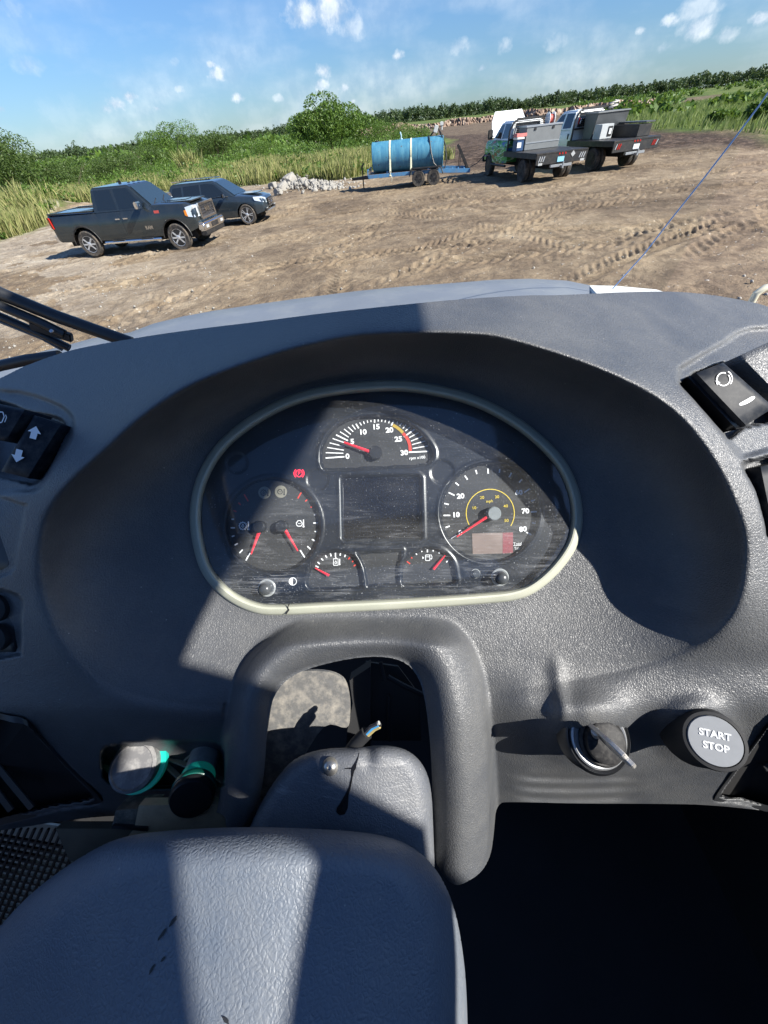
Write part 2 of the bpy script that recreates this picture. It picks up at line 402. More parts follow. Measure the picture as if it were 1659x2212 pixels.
# opening under the arch plus everything below it, closed off under the frame
OPEN = np.array(list(map(tuple, closed_curve([(632,1456),(710,1431),(800,1416),(870,1424),(906,1462),(922,1530),(932,1640),(936,1760),(934,1860),(925,1960),(740,2010),(560,1960),(540,1840),(560,1745),(572,1660),(577,1570),(590,1500)], 6))))
OUT = [(-260,930),(0,818),(43,795),(76,782),(132,762),(185,749),(281,732),(364,719),(463,706),(549,696),(700,676),(850,660),(983,647),(1144,637),(1207,638),(1343,631),(1452,629),(1534,636),(1615,650),(1659,661),(1950,770),
       (1950,1780),(1659,1752),(1530,1738),(1400,1736),(1250,1736),(1110,1732),(1072,1734),(1067,1800),(1060,1850),(1040,1885),(1005,1908),(980,1914),(955,1890),(936,1850)]
OUT = OUT + [(935,1760),(932,1640),(922,1530),(906,1462),(870,1424),(800,1416),(710,1431),(632,1456),(590,1500),(577,1570),(572,1660),(560,1745),(535,1800),(488,1800),(487,1752),(400,1756),(300,1760),(180,1766),(0,1795),(-260,1830)]
def smooth_open(p, k=5):
    """round the corners of a polygon a little by resampling"""
    P = np.array(p, float)
    for _ in range(2):
        Q = []
        for i in range(len(P)):
            a, b = P[i], P[(i + 1) % len(P)]; Q += [a * .75 + b * .25, a * .25 + b * .75]
        P = np.array(Q)
    return P
OUTS = smooth_open(OUT)
BEZ = closed_curve([(408.6,1117),(422,1035.5),(466,959),(537,899),(619,855.5),(711,831),(837,820),(930,828),(1028,853),(1110,894),(1175,943),(1224,997),(1251.5,1057),(1260,1117),(1249,1177),(1213,1232),(1164,1276),(1115,1297),(1039,1306),(875,1317),(711,1325),(602,1330),(548,1325),(493,1300),(449,1259),(422,1205)], 6)
BC = (838., 1120.)
# the lip of the hood round the cluster: x, y, height, slope of the surface outside it (per unit)
RIM = [(800,724,.088,.00058),(1000,722,.090,.00058),(1110,738,.092,.00055),(1300,802,.094,.00042),(1440,880,.094,.00024),(1530,985,.092,.00014),(1590,1110,.088,.00010),(1604,1190,.084,.00008),
       (1592,1280,.080,.00005),(1555,1345,.070,.00002),(1480,1400,.052,.0),(1370,1440,.036,.0),(1200,1475,.022,.0),(1000,1500,.015,.0),(850,1510,.014,.0),(700,1520,.020,.0),(560,1528,.030,.0),(430,1524,.038,.0),
       (320,1508,.046,.0),(240,1478,.052,.00002),(175,1424,.058,.00004),(125,1350,.064,.00006),(98,1270,.068,.00008),(92,1190,.074,.00010),(110,1110,.080,.00012),(160,1040,.086,.00018),(235,970,.090,.00026),(320,895,.094,.00036),(420,832,.096,.00048),(560,778,.098,.00058),(680,744,.099,.0006)]
rim = closed_curve([(r[0], r[1]) for r in RIM], 6)
_rk = np.array([(r[2], r[3]) for r in RIM]); _rW = closed_curve(_rk, 6)
def polar(curve):
    a = np.arctan2(curve[:, 1] - BC[1], curve[:, 0] - BC[0]); r = np.hypot(curve[:, 1] - BC[1], curve[:, 0] - BC[0]); o = np.argsort(a); return a[o], r[o], o
def per(a, xs, ys): return np.interp(a, np.concatenate([xs - 2 * np.pi, xs, xs + 2 * np.pi]), np.concatenate([ys] * 3))
ra, rr_, ro = polar(rim); ba, br_, _ = polar(BEZ)
REC_L = closed_curve([(-60,850),(10,842),(60,848),(120,868),(152,890),(162,915),(155,950),(125,1000),(96,1046),(75,1062),(30,1064),(-60,1060)], 3)
REC_L2 = closed_curve([(-60,1072),(50,1088),(56,1100),(40,1180),(24,1238),(-60,1236)], 3)
REC_L3 = closed_curve([(-60,1282),(40,1284),(46,1340),(46,1405),(36,1416),(-60,1418)], 3)
REC_R = closed_curve([(1464,800),(1478,786),(1560,738),(1600,714),(1650,706),(1740,720),(1740,965),(1660,975),(1608,990),(1588,975),(1540,915),(1500,860),(1468,832)], 3)
REC_R2 = closed_curve([(1602,1006),(1640,990),(1740,985),(1740,1190),(1662,1168),(1650,1130),(1630,1060)], 3)
VENT_L = closed_curve([(-60,1552),(20,1546),(58,1556),(90,1590),(150,1655),(215,1722),(205,1738),(120,1752),(-60,1775)], 3)
VENT_R = closed_curve([(1760,1470),(1700,1510),(1640,1590),(1580,1672),(1545,1722),(1552,1732),(1600,1737),(1760,1752)], 3)
POCK = closed_curve([(220,1622),(240,1610),(300,1603),(400,1600),(465,1602),(485,1622),(487,1650),(484,1690),(470,1700),(300,1702),(232,1688),(220,1655)], 3)
SLOT_R = np.array([(1468,830),(1500,806),(1562,783),(1600,806),(1690,890),(1690,908),(1606,924),(1574,950)])
SLOT_L = closed_curve([(-60,866),(20,872),(60,888),(125,902),(140,925),(118,990),(82,1044),(40,1040),(-10,1030),(-60,1020)], 3)

def _in(f): c = f.mean(0); return c + (f - c) * .87
def dash_w(x, y):
    a = np.arctan2(y - BC[1], x - BC[0]); r = np.hypot(x - BC[0], y - BC[1])
    rc = per(a, ba, br_); rR = per(a, ra, rr_); Wd = per(a, ra, _rW[ro, 0]); k = per(a, ra, _rW[ro, 1])
    t = (r - rc) / (rR - rc); wc = .006
    tt = np.clip(t, 0, 1.6)
    low = np.clip((Wd - .02) / .05, 0, 1)
    g = .45 * tt + .55 * tt ** 3
    g = np.where(t < 0, 0, g)
    din = wc + (Wd - wc) * (g * low + (1 - low) * tt * tt * (3 - 2 * np.minimum(tt, 1)))
    d = np.maximum(r - rR, -60)
    dout = Wd + .004 - k * sp(d - 4, 10)
    kk = .0035
    w = np.where(t > .55, -kk * np.logaddexp(-din / kk, -dout / kk), din)
    # flatten far outside
    # arch padding
    do = -sdf(OPEN, x, y)
    arch_on = sst(1325, 1400, y)
    s = np.clip(do / (94 + 38 * sst(560, 760, x)), 0, 1)
    pad = .030 * np.sin(np.pi * np.clip(s * .93 + .07, 0, 1)) ** .8
    wbase = .014 + .012 * sst(1330, 1560, y)
    lw = 94 + 38 * sst(560, 760, x)
    leg = (1 - sst(lw - 14, lw + 8, do))
    # lower apron
    yc = 1532 + 0 * x
    ap = sp(y - yc - 6, 9)
    drop = .00034 * ap + .0000009 * np.clip(ap, 0, 400) ** 2
    # upward facing shelf above the crease
    w = w + .012 * sst(1420, 1530, y) * sst(1040, 1150, x)
    # ignition and start bosses
    w = w + .020 * np.exp(-(((x - 1275) / 98) ** 2 + ((y - 1588) / 82) ** 2) ** 1.6) * (y > 1300)
    w = w + .012 * np.exp(-(((x - 1505) / 84) ** 2 + ((y - 1580) / 70) ** 2) ** 2)
    w = w + .0035 * np.exp(-(((x - 1202 - (y - 1430) * .12) / 18) ** 2)) * sst(1400, 1460, y) * (1 - sst(1540, 1580, y))
    wl = w - drop
    # grooves
    for yg in (1668, 1690, 1712):
        yy = yg + .00035 * -(x - 1240) ** 2 * .9 + 14
        wl = wl - .0060 * np.exp(-((y - yy) / 6.5) ** 2) * sst(1105, 1150, x) * (1 - sst(1330, 1400, x))
    wleg = np.minimum(w, .05) * 0 + np.maximum(wbase, 0) + pad
    wleg = wleg - .00005 * sp(y - 1560, 20)
    m = leg * arch_on
    w = wl * (1 - m) + np.maximum(wleg, np.where(y < 1520, wl, -1)) * m
    # recesses
    for poly, dep, soft in ((REC_L, .008, 9), (REC_R, .009, 10), (REC_L2, .004, 4), (REC_L3, .008, 4), (SLOT_L, .022, 4), (SLOT_R, .024, 3), (REC_R2, .03, 4), (VENT_L, .006, 5), (VENT_R, .006, 5), (_in(VENT_L), .045, 2), (_in(VENT_R), .045, 2), (POCK, .050, 2)):
        x0, y0 = poly.min(0) - 15; x1, y1 = poly.max(0) + 15
        s_ = (x > x0) & (x < x1) & (y > y0) & (y < y1)
        if s_.any():
            q = sdf(poly, x[s_], y[s_]); w[s_] -= dep * sst(-soft * .4, soft, q)
    # inner pits of the vents
    return w
dash = dash_empty('dashboard', 830, 1400, .02, 'dark grained truck dashboard wrapped round the gauge cluster, with arched column cutout', 'dashboard')
shell = hfield('shell', OUTS, dash_w, 4.0, M_dash, dash, holes=[BEZ * .985 + np.array(BC) * .015], back=.03)

# ---------- rocker switches
def rocker(name, quad, w, h, m, crown=.0022, n=12, parent=None, label=None):
    """quad: four corners (top-left, top-right, bottom-right, bottom-left) in photo units; a curved key cap"""
    V, Fc = [], []
    q = [np.array(p, float) for p in quad]
    for j in range(n + 1):
        for i in range(n + 1):
            s, t = i / n, j / n
            p = (q[0] * (1 - s) + q[1] * s) * (1 - t) + (q[3] * (1 - s) + q[2] * s) * t
            e = min(s, 1 - s); f = min(t, 1 - t)
            ww = w + h - crown * 4 * (t - .5) ** 2 - .0022 * max(0, 1 - e / .10) ** 2 - .002 * max(0, 1 - f / .08) ** 2
            V.append(DP(p[0], p[1], ww))
    k = n + 1
    for j in range(n):
        for i in range(n): Fc.append((j * k + i, (j + 1) * k + i, (j + 1) * k + i + 1, j * k + i + 1))
    edge = [i for i in range(k)] + [j * k + n for j in range(1, k)] + [n * k + i for i in range(n - 1, -1, -1)] + [j * k for j in range(n - 1, 0, -1)]
    b = len(V); cen = DP(*(sum(q) / 4), w)
    for e in edge: 
        v = V[e].copy(); v.z -= h + .012; V.append(v)
    for a in range(len(edge)):
        c = (a + 1) % len(edge); Fc.append((edge[a], edge[c], b + c, b + a))
    o = meshobj(name, V, Fc, m, parent or dash, True); o.data.set_sharp_from_angle(angle=R(50)); shift(o, dash)
    if label: o['label'] = label
    return o
def wat(x, y): return float(dash_w(np.array([float(x)]), np.array([float(y)]))[0])
wl0 = wat(20, 1050) 
r1 = rocker('rocker_switch', [(74,897),(137,918),(64,1034),(2,1018)], wl0 + .000, .010, M_gloss, label='glossy rocker switch with up and down arrows')
ws = wl0 + .0125
def arrow(cx, cy, ang, s):
    pts = [(-.30,-.55),(.30,-.55),(.30,.02),(.62,.02),(0,.62),(-.62,.02),(-.30,.02)]
    a = R(ang); return [(cx + s * (x * math.cos(a) + y * math.sin(a)), cy + s * (x * math.sin(a) - y * math.cos(a))) for x, y in pts]
flat('arrow_symbol', [arrow(74, 935, 15, 24)], ws - .0014, M_white, dash, r1)
flat('arrow_symbol', [arrow(39, 984, 195, 24)], ws - .0014, M_white, dash, r1)
r2 = rocker('rocker_switch', [(-20,868),(60,886),(18,955),(-60,940)], wl0, .010, M_gloss, label='rocker switch half cut off by the picture edge')
flat('beam_symbol', pline([(-6,890),(6,890),(9,900),(4,912),(-6,914)], 2.2) + pline([(12,896),(14,902),(10,912)], 1.8), ws - .0003, M_white, dash, r2)
rocker('blank_plate', [(-60,1078),(50,1092),(22,1232),(-60,1228)], wat(-20,1150) - .001, .003, M_black, crown=.001)
kp = rocker('control_plate', [(-60,1288),(38,1290),(38,1408),(-60,1410)], wat(-20,1350) - .0, .003, M_black, crown=.0)
for yy in (1312, 1376):
    b = MB().lathe([(.0, .0), (.011, .0), (.011, .006), (.007, .008), (.0, .008)], DP(-2, yy, wat(-20,1350) + .002), n=24); shift(b.build('control_knob', M_blackm, kp, smooth=True), dash)
wr0 = wat(1640, 950)
r3 = rocker('rocker_switch', [(1499,808),(1562,783),(1672,880),(1606,922)], wr0 + .001, .011, M_gloss, label='glossy rocker switch with a circling arrow and white bar')
r3s = rocker('switch_flank', [(1486,815),(1499,809),(1606,923),(1590,928)], wr0 - .002, .009, M_black, crown=.002, parent=r3)
wsr = wr0 + .0126
flat('circle_symbol', ringpoly((1563,819), 14, 2.2, 36, -40, 290) + ringpoly((1564,818), 18, 1.8, 14, -60, 40) + [[(1546,822),(1556,826),(1549,832)]], wsr - .0006, M_white, dash, r3)
flat('bar_mark', [circ((0, 0), 1, 24)] if False else [[(1614 + 19 * math.cos(a) * math.cos(R(-27)) - 5 * math.sin(a) * math.sin(R(-27)), 866 + 19 * math.cos(a) * math.sin(R(-27)) + 5 * math.sin(a) * math.cos(R(-27))) for a in np.linspace(0, 2 * math.pi, 24, endpoint=False)]], wsr - .0009, M_white, dash, r3)
rocker('blank_plate', [(1590,772),(1700,722),(1760,800),(1680,862)], wr0 + .003, .007, M_dash, crown=.001)
rocker('rocker_switch', [(1636,1010),(1720,990),(1740,1150),(1668,1160)], wat(1700,1080), .022, M_gloss, crown=.002, label='rocker switch cut off by the right picture edge')

# ---------- socket pocket: two sockets, one closed flush and one hanging out
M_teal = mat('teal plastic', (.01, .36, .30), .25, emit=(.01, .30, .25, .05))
M_clear = mat('pale socket plastic', (.45, .50, .50), .25, dirt=(.12, .12, .11, .6), dscale=90)
M_strut = mat('dusty rib', (.34, .30, .23), .7)
wp = wat(350, 1650)
b = MB()
for a, c in (((255,1606),(330,1700)),((330,1604),(352,1640)),((345,1640),(410,1700)),((222,1650),(262,1690)),((400,1640),(440,1604)),((430,1650),(484,1690)),((300,1612),(420,1660))):
    b.beam(DP(*a, wp + .006), DP(*c, wp + .006), .0016, .006)
shift(b.build('pocket_rib', M_strut, dash), dash)['kind'] = 'stuff'
soc = dash_empty('power_socket', 298, 1660, wp, 'round grey capped power socket ringed in teal, set in the dash pocket', 'socket')
ax = (0.06, .45, .9)
shift(MB().lathe([(.0, .0), (.0235, .0), (.0235, .012), (.0205, .0145), (.0195, .0130), (.0, .0130)], DP(300, 1652, wp + .020), ax, 40).build('cap', mat('dusty grey cap', (.13, .13, .135), .7, dirt=(.4, .39, .37, .6), dscale=110), soc, smooth=True), soc)
shift(MB().lathe([(.024, -.002), (.0275, -.002), (.0275, .004), (.024, .004)], DP(305, 1648, wp + .018), ax, 40).build('collar', M_teal, soc, smooth=True), soc)
hs = dash_empty('lighter_socket', 420, 1700, wp, 'pale lighter socket hanging out of the pocket with a dark green rimmed end', 'socket')
a0, a1 = DP(444, 1628, wp + .006), DP(414, 1722, wp + .062)
dv = (a1 - a0)
shift(MB().lathe([(.0145, 0), (.0155, .004), (.0150, dv.length * .72), (.0155, dv.length * .74), (.0, dv.length * .74)], a0, dv, 36).build('barrel', M_clear, hs, smooth=True), hs)
shift(MB().lathe([(.0165, dv.length * .55), (.0172, dv.length * .66), (.0185, dv.length * .82), (.0, dv.length * .82)], a0, dv, 36).build('sleeve', M_teal, hs, smooth=True), hs)
shift(MB().lathe([(.0, dv.length * .78), (.0195, dv.length * .78), (.0210, dv.length * .84), (.0205, dv.length * .90), (.019, dv.length * .92), (.0, dv.length * .92)], a0, dv, 36).build('collar', mat('dark green plastic', (.004, .07, .055), .3), hs, smooth=True), hs)
shift(MB().lathe([(.0, dv.length * .92), (.0200, dv.length * .92), (.0205, dv.length), (.0185, dv.length * 1.06), (.0, dv.length * 1.06)], a0, dv, 36).build('cap', M_black, hs, smooth=True), hs)
for q in (.25, .45):
    p = a0 + dv * q
    shift(MB().lathe([(.0, 0), (.0045, 0), (.0045, .002), (.0, .002)], p + Vector((.003, .004, .0140)), (0.2, .2, 1), 16).build('catch', M_blackm, hs), hs)

# ---------- air vents
M_pit = mat('unlit duct', (.004, .004, .005), .8)
def vent(frame, slats, w, name='air_vent'):
    """frame ring, dark pit and slats"""
    f = np.asarray(frame); c = f.mean(0); inner = c + (f - c) * .86
    n = len(f); q = c + (f - c) * 1.05; wv = dash_w(q[:, 0].copy(), q[:, 1].copy()) + .0015
    for _ in range(4): wv = np.maximum((np.roll(wv, 1) + 2 * wv + np.roll(wv, -1)) / 4, wv * .6 + .4 * (np.roll(wv, 1) + np.roll(wv, -1)) / 2)
    V = [DP(x, y, k) for (x, y), k in zip(f, wv)] + [DP(x, y, k) for (x, y), k in zip(inner, wv)] + [DP(x, y, k - .035) for (x, y), k in zip(inner, wv)]; w = float(wv.mean())
    Fc = [(i, (i + 1) % n, n + (i + 1) % n, n + i) for i in range(n)] + [(n + i, n + (i + 1) % n, 2 * n + (i + 1) % n, 2 * n + i) for i in range(n)]
    fr = meshobj(name, V, Fc, M_black, dash, True); shift(fr, dash); fr.data.set_sharp_from_angle(angle=R(30))
    pit = meshobj('duct', [DP(x, y, k - .034) for (x, y), k in zip(inner, wv)], [tuple(range(n))], M_pit, fr); shift(pit, dash)
    for (a, b_) in slats:
        s = MB().beam(DP(*a, w - .022), DP(*b_, w - .022), .008, .0022).build('slat', M_black, fr, bevel=.0006); shift(s, dash)
    return fr
vent(VENT_L, [((-50,1600),(70,1745)),((-50,1650),(25,1750)),((-50,1700),(-10,1755))], wat(60, 1680))
vent(VENT_R, [((1650,1660),(1740,1600))], wat(1640, 1690))

# ---------- ignition lock, key, start button
M_chrome = mat('worn chrome', (.62, .62, .62), .28, 1.0, var=.2, vscale=200)
M_key = mat('worn key metal', (.60, .57, .52), .38, .7, var=.3, vscale=300, bump=.2, bscale=500, bdist=.0005)
wk = wat(1285, 1588)
lk = (0.02, .30, .95)
b = MB().lathe([(.0, -.01), (.0295, -.01), (.0290, .003), (.0265, .006), (.0245, .004), (.0, .004)], DP(1285, 1590, wk), lk, 48)
lock = shift(b.build('ignition_lock', M_black, dash, smooth=True), dash)
shift(MB().lathe([(.0205, .003), (.0235, .003), (.0238, .0065), (.0225, .0075), (.0205, .0065)], DP(1285, 1590, wk), lk, 48).build('ring', mat('silver ring', (.35, .36, .37), .4, .6, var=.2, vscale=100), lock, smooth=True), dash)
shift(MB().lathe([(.0195, .003), (.0195, .010), (.0180, .0115), (.0165, .0110), (.0160, .0160), (.0140, .0172), (.0, .0172)], DP(1288, 1594, wk), lk, 48).build('barrel', mat('dusty lock barrel', (.010, .010, .011), .6, spec=.25, dirt=(.2, .19, .17, .22), dscale=300), lock, smooth=True), dash)
key = dash_empty('ignition_key', 1300, 1600, wk + .02, 'worn metal key turned in the ignition lock left of the start button', 'key')
kx0, kx1 = DP(1278, 1572, wk + .015), DP(1371, 1656, wk + .052)
kd = (kx1 - kx0).normalized(); kn = kd.cross(Vector((.80, .50, .34))).normalized(); kt = kd.cross(kn)
def kp3(s, t, u): return kx0 + kd * s + kn * t + kt * u
Lk = (kx1 - kx0).length
prof = [(0, .0055), (.004, .009), (.014, .0115), (.026, .0110), (.034, .008), (Lk - .004, .0042), (Lk, .002)]
V = []
for sgn in (1, -1):
    for u in (-.0016, .0016):
        for s, t in prof: V.append(kp3(s, t * sgn, u))
n = len(prof); Fc = []
A, B, C, D = 0, n, 2 * n, 3 * n
for i in range(n - 1):
    Fc += [(A + i, A + i + 1, C + i + 1, C + i), (B + i, B + i + 1, D + i + 1, D + i), (A + i, A + i + 1, B + i + 1, B + i), (C + i, C + i + 1, D + i + 1, D + i)]
Fc += [(A, B, D, C), (A + n - 1, B + n - 1, D + n - 1, C + n - 1)]
kb = MB().add(V, Fc).build('bow', M_key, key, bevel=.0005); shift(kb, key)
s = MB().add([kp3(.010, -.006, .0019), kp3(.013, -.006, .0019), kp3(.013, .005, .0019), kp3(.010, .005, .0019)], [(0, 1, 2, 3)]).build('slot', M_black, key); shift(s, key)
s = MB().add([kp3(.010, -.006, -.0019), kp3(.013, -.006, -.0019), kp3(.013, .005, -.0019), kp3(.010, .005, -.0019)], [(0, 1, 2, 3)]).build('slot', M_black, key); shift(s, key)
shift(MB().tube([DP(1288, 1594, wk + .008), kx0 + kd * .004], .0035, 10).build('blade', M_key, key, smooth=True), key)

wb = wat(1505, 1580)
sbx = DP(1544, 1600, wb + .030); sb0 = DP(1500, 1580, wb - .006); sbd = sbx - sb0
b = MB().lathe([(.0270, 0), (.0235, sbd.length * .5), (.0212, sbd.length - .003), (.0202, sbd.length), (.0180, sbd.length + .0003), (.0176, sbd.length - .001), (.0, sbd.length - .001)], sb0, sbd, 56)
sbt = shift(b.build('start_button', M_blackm, dash, smooth=True), dash); sbt['label'] = 'round start stop push button on a black collar'; sbt.data.set_sharp_from_angle(angle=R(40))
cap = shift(MB().lathe([(.0, sbd.length + .001), (.0169, sbd.length + .001), (.0175, sbd.length - .0006), (.0175, sbd.length - .003)][::-1], sb0, sbd, 56).build('button_face', mat('silver grey face', (.25, .26, .27), .5, var=.1, vscale=200), sbt, smooth=True), dash)
cap.data.set_sharp_from_angle(angle=R(40))
Q = sbd.normalized().to_track_quat('Z', 'Y').to_matrix()
for s, oy in (('START', .0043), ('STOP', -.0043)):
    me = textmesh(s, .0068, .0002); me.materials.clear(); me.materials.append(mat('pale lettering', (.75, .76, .76), .5))
    zz = sbd.normalized(); yy = (Vector((0.05, 1, 0)) - zz * Vector((0.05, 1, 0)).dot(zz)).normalized(); xx = yy.cross(zz)
    M4 = Matrix((xx, yy, zz)).transposed().to_4x4(); M4.translation = sb0 + zz * (sbd.length + .0013) + yy * oy
    me.transform(M4); o = bpy.data.objects.new('lettering', me); COL.objects.link(o); o.parent = sbt; shift(o, dash)

# ================================================================== INSTRUMENT CLUSTER
clu = dash_empty('instrument_cluster', 838, 1120, 0, 'oval gauge cluster with olive grey bezel and scratched clear lens', 'gauge cluster')
def inset(poly, d):
    P = np.asarray(poly); a = np.roll(P, -1, 0) - np.roll(P, 1, 0); n = np.stack([-a[:, 1], a[:, 0]], 1); n /= np.linalg.norm(n, axis=1)[:, None]
    return P + n * d
bez_i = inset(BEZ, 22) if sdf(BEZ, *(lambda q: (q[:1, 0], q[:1, 1]))(inset(BEZ, 22)))[0] > 0 else inset(BEZ, -22)
_s = 1 if sdf(BEZ, inset(BEZ, 22)[:1, 0], inset(BEZ, 22)[:1, 1])[0] > 0 else -1
prof = [(-1, .001), (2, .0085), (5, .0110), (14, .0125), (18, .0120), (22, .0095), (25, .0030), (26, -.004)]
V, Fc = [], []; n = len(BEZ)
for d, w in prof:
    for x, y in inset(BEZ, d * _s): V.append(DP(x, y, w))
for j in range(len(prof) - 1):
    for i in range(n): Fc.append((j * n + i, j * n + (i + 1) % n, (j + 1) * n + (i + 1) % n, (j + 1) * n + i))
bz = meshobj('bezel', V, Fc, M_olive, clu, True); bz.data.set_sharp_from_angle(angle=R(35)); shift(bz, clu)
bz['label'] = 'olive grey plastic bezel cracked at its lower left'
crk = flat('crack', [stroke((625,1304),(621,1312),2.2), stroke((621,1311),(624,1318),2.4), stroke((624,1317),(617,1327),3)], .0132, M_pit, clu, bz)
FACE = inset(BEZ, 25 * _s)
TACH = closed_curve([(692,985),(697,960),(716,930),(748,908),(790,899),(830,899),(870,908),(905,930),(930,960),(937,980),(930,998),(905,1007),(800,1012),(710,1016),(695,1005)], 5)
dials = [(590, 1135, 102), (1057.5, 1107, 107)]
SCR = np.array([(736,1033),(742,1028),(902,1026),(909,1032),(912,1162),(906,1167),(744,1168),(738,1162)])
SMALL_L = closed_curve([(668,1270),(668,1235),(684,1205),(720,1190),(755,1196),(775,1215),(782,1240),(782,1268),(740,1271)], 4)
SMALL_R = closed_curve([(870,1262),(868,1230),(880,1205),(915,1185),(950,1188),(975,1210),(983,1240),(980,1260),(920,1264)], 4)
MID = np.array([(771,1194),(868,1189),(860,1225),(862,1262),(793,1266),(786,1230)])
ZL = -.002
def face_w(x, y):
    w = np.full(x.shape, ZL)
    for cx_, cy_, r in dials:
        d = r - np.hypot(x - cx_, y - cy_); w = w - .006 * sst(0, 4, d) + .0012 * np.exp(-((d + 5) / 3) ** 2)
    for p, dep in ((TACH, .006), (SCR, .005), (SMALL_L, .004), (SMALL_R, .004), (MID, .003)):
        d = sdf(p, x, y); w = w - dep * sst(0, 4, d) + .0012 * np.exp(-((d + 5) / 3) ** 2)
    for cx_, cy_, r in ((686, 1036, 25), (955, 1020, 27), (512, 1000, 24), (1090, 975, 24)):
        d = r - np.hypot(x - cx_, y - cy_); w = w - .0012 * sst(0, 3, d)
    return w
fp = hfield('face_plate', FACE, face_w, 3.0, mat('blue black cluster plastic', (.009, .012, .018), .30, bump=.25, bscale=900, bdist=.0002), clu, back=0)
M_dial = mat('mottled dial face', (.022, .023, .025), .75, var=.8, vscale=1500, detail=2)
def spot_mat(): return mat('dial warning disc', (.20, .19, .15), .6)
M_redn = mat('red needle', (.75, .03, .05), .35, emit=(.8, .02, .05, .25))
M_redp = mat('red print', (.60, .04, .02), .6); M_yel = mat('yellow print', (.62, .46, .03), .6); M_ylw = mat('amber band', (.42, .28, .03), .6)
ZD = ZL - .0058; ZP = ZD + .0004
def dial(name, poly, label, z=ZD + .0001):
    o = flat(name, [poly], z, M_dial, clu); 
    if label: o['label'] = label
    return o
def hub(px, py, r, z0, hgt, parent, m, name='hub'):
    k = (D0 - z0) / F
    o = MB().lathe([(r * k, 0), (r * k, hgt - .0008), (r * k - .0008, hgt), (0, hgt)], DP(px, py, z0), (0, 0, 1), 32).build(name, m, parent, smooth=True); o.data.set_sharp_from_angle(angle=R(40)); return shift(o, clu)
def needle(p0, p1, w0, w1, z, parent):
    a, b = np.array(p0, float), np.array(p1, float); d = b - a; n_ = np.array([-d[1], d[0]]) / np.hypot(*d)
    q = [a + n_ * w0 / 2, b + n_ * w1 / 2, b - n_ * w1 / 2, a - n_ * w0 / 2]; c = [a, b]
    V = [DP(*p, z) for p in q] + [DP(*c[0], z + .0014), DP(*c[1], z + .0010)]
    o = meshobj('needle', V, [(0, 3, 2, 1), (0, 1, 5, 4), (3, 4, 5, 2), (0, 4, 3), (1, 2, 5)], M_redn, parent); return shift(o, clu)
T = lambda ox, oy, s: (lambda x, y: (ox + x * s, oy + y * s))
B_ = T(685.8, 877.8, .16534); C_ = T(466.3, 1014.9, .16534); D_ = T(932.6, 987.5, .14881); E_ = T(630.9, 1152, .23148)
# rev counter
tach = dial('rev_counter', TACH[::1], 'rev counter reading five hundred, marked 0 to 30')
tk = [((352,658),(105,675)),((338,613),(108,605)),((345,572),(127,537)),((353,525),(160,477)),((345,472),(198,420)),((398,447),(243,372)),((408,403),(295,332)),((435,366),(348,297)),((467,332),(400,268)),((497,300),(453,242)),((540,287),(502,227)),((575,248),(552,210)),((614,230),(600,196)),((657,214),(650,184)),((700,205),(698,180)),((747,212),(745,172)),((793,198),(793,170)),((838,202),(842,175)),((882,210),(890,176)),((930,222),(942,180)),((965,250),(995,190)),((1035,225),(1048,200)),((1075,250),(1103,218)),((1115,290),(1157,240)),((1148,322),(1213,266)),((1128,400),(1272,298)),((1200,408),(1320,343)),((1220,455),(1370,393)),((1235,500),(1408,453)),((1245,550),(1437,517)),((1192,600),(1447,587))]
flat('tick_marks', [stroke(B_(*a), B_(*b), 2.9 if i in (0, 5, 10, 15, 20, 25, 30) else 2.1) for i, (a, b) in enumerate(tk)], ZP, M_white, clu, tach)['kind'] = 'stuff'
def band(pts, w, m, z=ZP + .0001):
    return flat('colour_band', pline([B_(*p) for p in pts], w), z, m, clu, tach)
band([(985,245),(1030,270),(1075,303),(1118,345)], 6.5, M_ylw); band([(1118,352),(1150,385),(1185,440),(1205,500),(1214,583)], 6.5, M_redp, ZP + .0002)
for s, p in (('0',(392,655)),('5',(455,462)),('10',(592,338)),('15',(765,270)),('20',(940,312)),('25',(1058,430)),('30',(1133,608))):
    dtext(s, *B_(*p), ZP + .0003, 10.5, M_white, clu, tach, name='numeral', bold=.04, sx=1.1)
dtext('rpm x100', *B_(1303, 672), ZP + .0003, 6.2, M_white, clu, tach, bold=.015)
needle(B_(680, 590), B_(345, 470), 6.5, 4.2, ZP + .0045, tach); hub(811.5, 979.5, 14.5, ZD, .0065, tach, M_black)
# left twin gauge
g1 = dial('temperature_gauge', circ((590, 1135), 101, 64), 'round twin temperature gauge with two needles low')
def ticks(lst, m, root_, conv, w): return flat('tick_marks', [stroke(conv(*a), conv(*b), w) for a, b in lst], ZP, m, clu, root_)
ticks([((370,320),(422,410)),((295,430),(325,458)),((232,530),(268,548)),((1120,288),(1070,375)),((1205,380),(1168,412)),((1262,478),(1238,490))], M_redp, g1, C_, 2.8)['kind'] = 'stuff'
ticks([((205,645),(238,645)),((193,757),(250,757)),((207,872),(242,860)),((245,985),(285,962)),((308,1088),(350,1043)),((393,1183),(445,1085)),((1283,588),(1303,588)),((1272,695),(1330,695)),((1290,805),(1320,808)),((1255,907),(1295,930)),((1195,998),(1242,1043)),((1100,1048),(1162,1145))], M_white, g1, C_, 2.8)['kind'] = 'stuff'
def gear(c, r, w):
    P = ringpoly(c, r, w, 24)
    for i in range(12):
        a = R(30 * i); P.append(stroke((c[0] + r * math.cos(a), c[1] + r * math.sin(a)), (c[0] + r * 1.32 * math.cos(a), c[1] + r * 1.32 * math.sin(a)), w * 1.2))
    P += pline([(c[0], c[1] - r * .55), (c[0] + r * .38, c[1] + r * .15), (c[0], c[1] + r * .5), (c[0] - r * .38, c[1] + r * .15), (c[0], c[1] - r * .55)], w * .8)
    return P
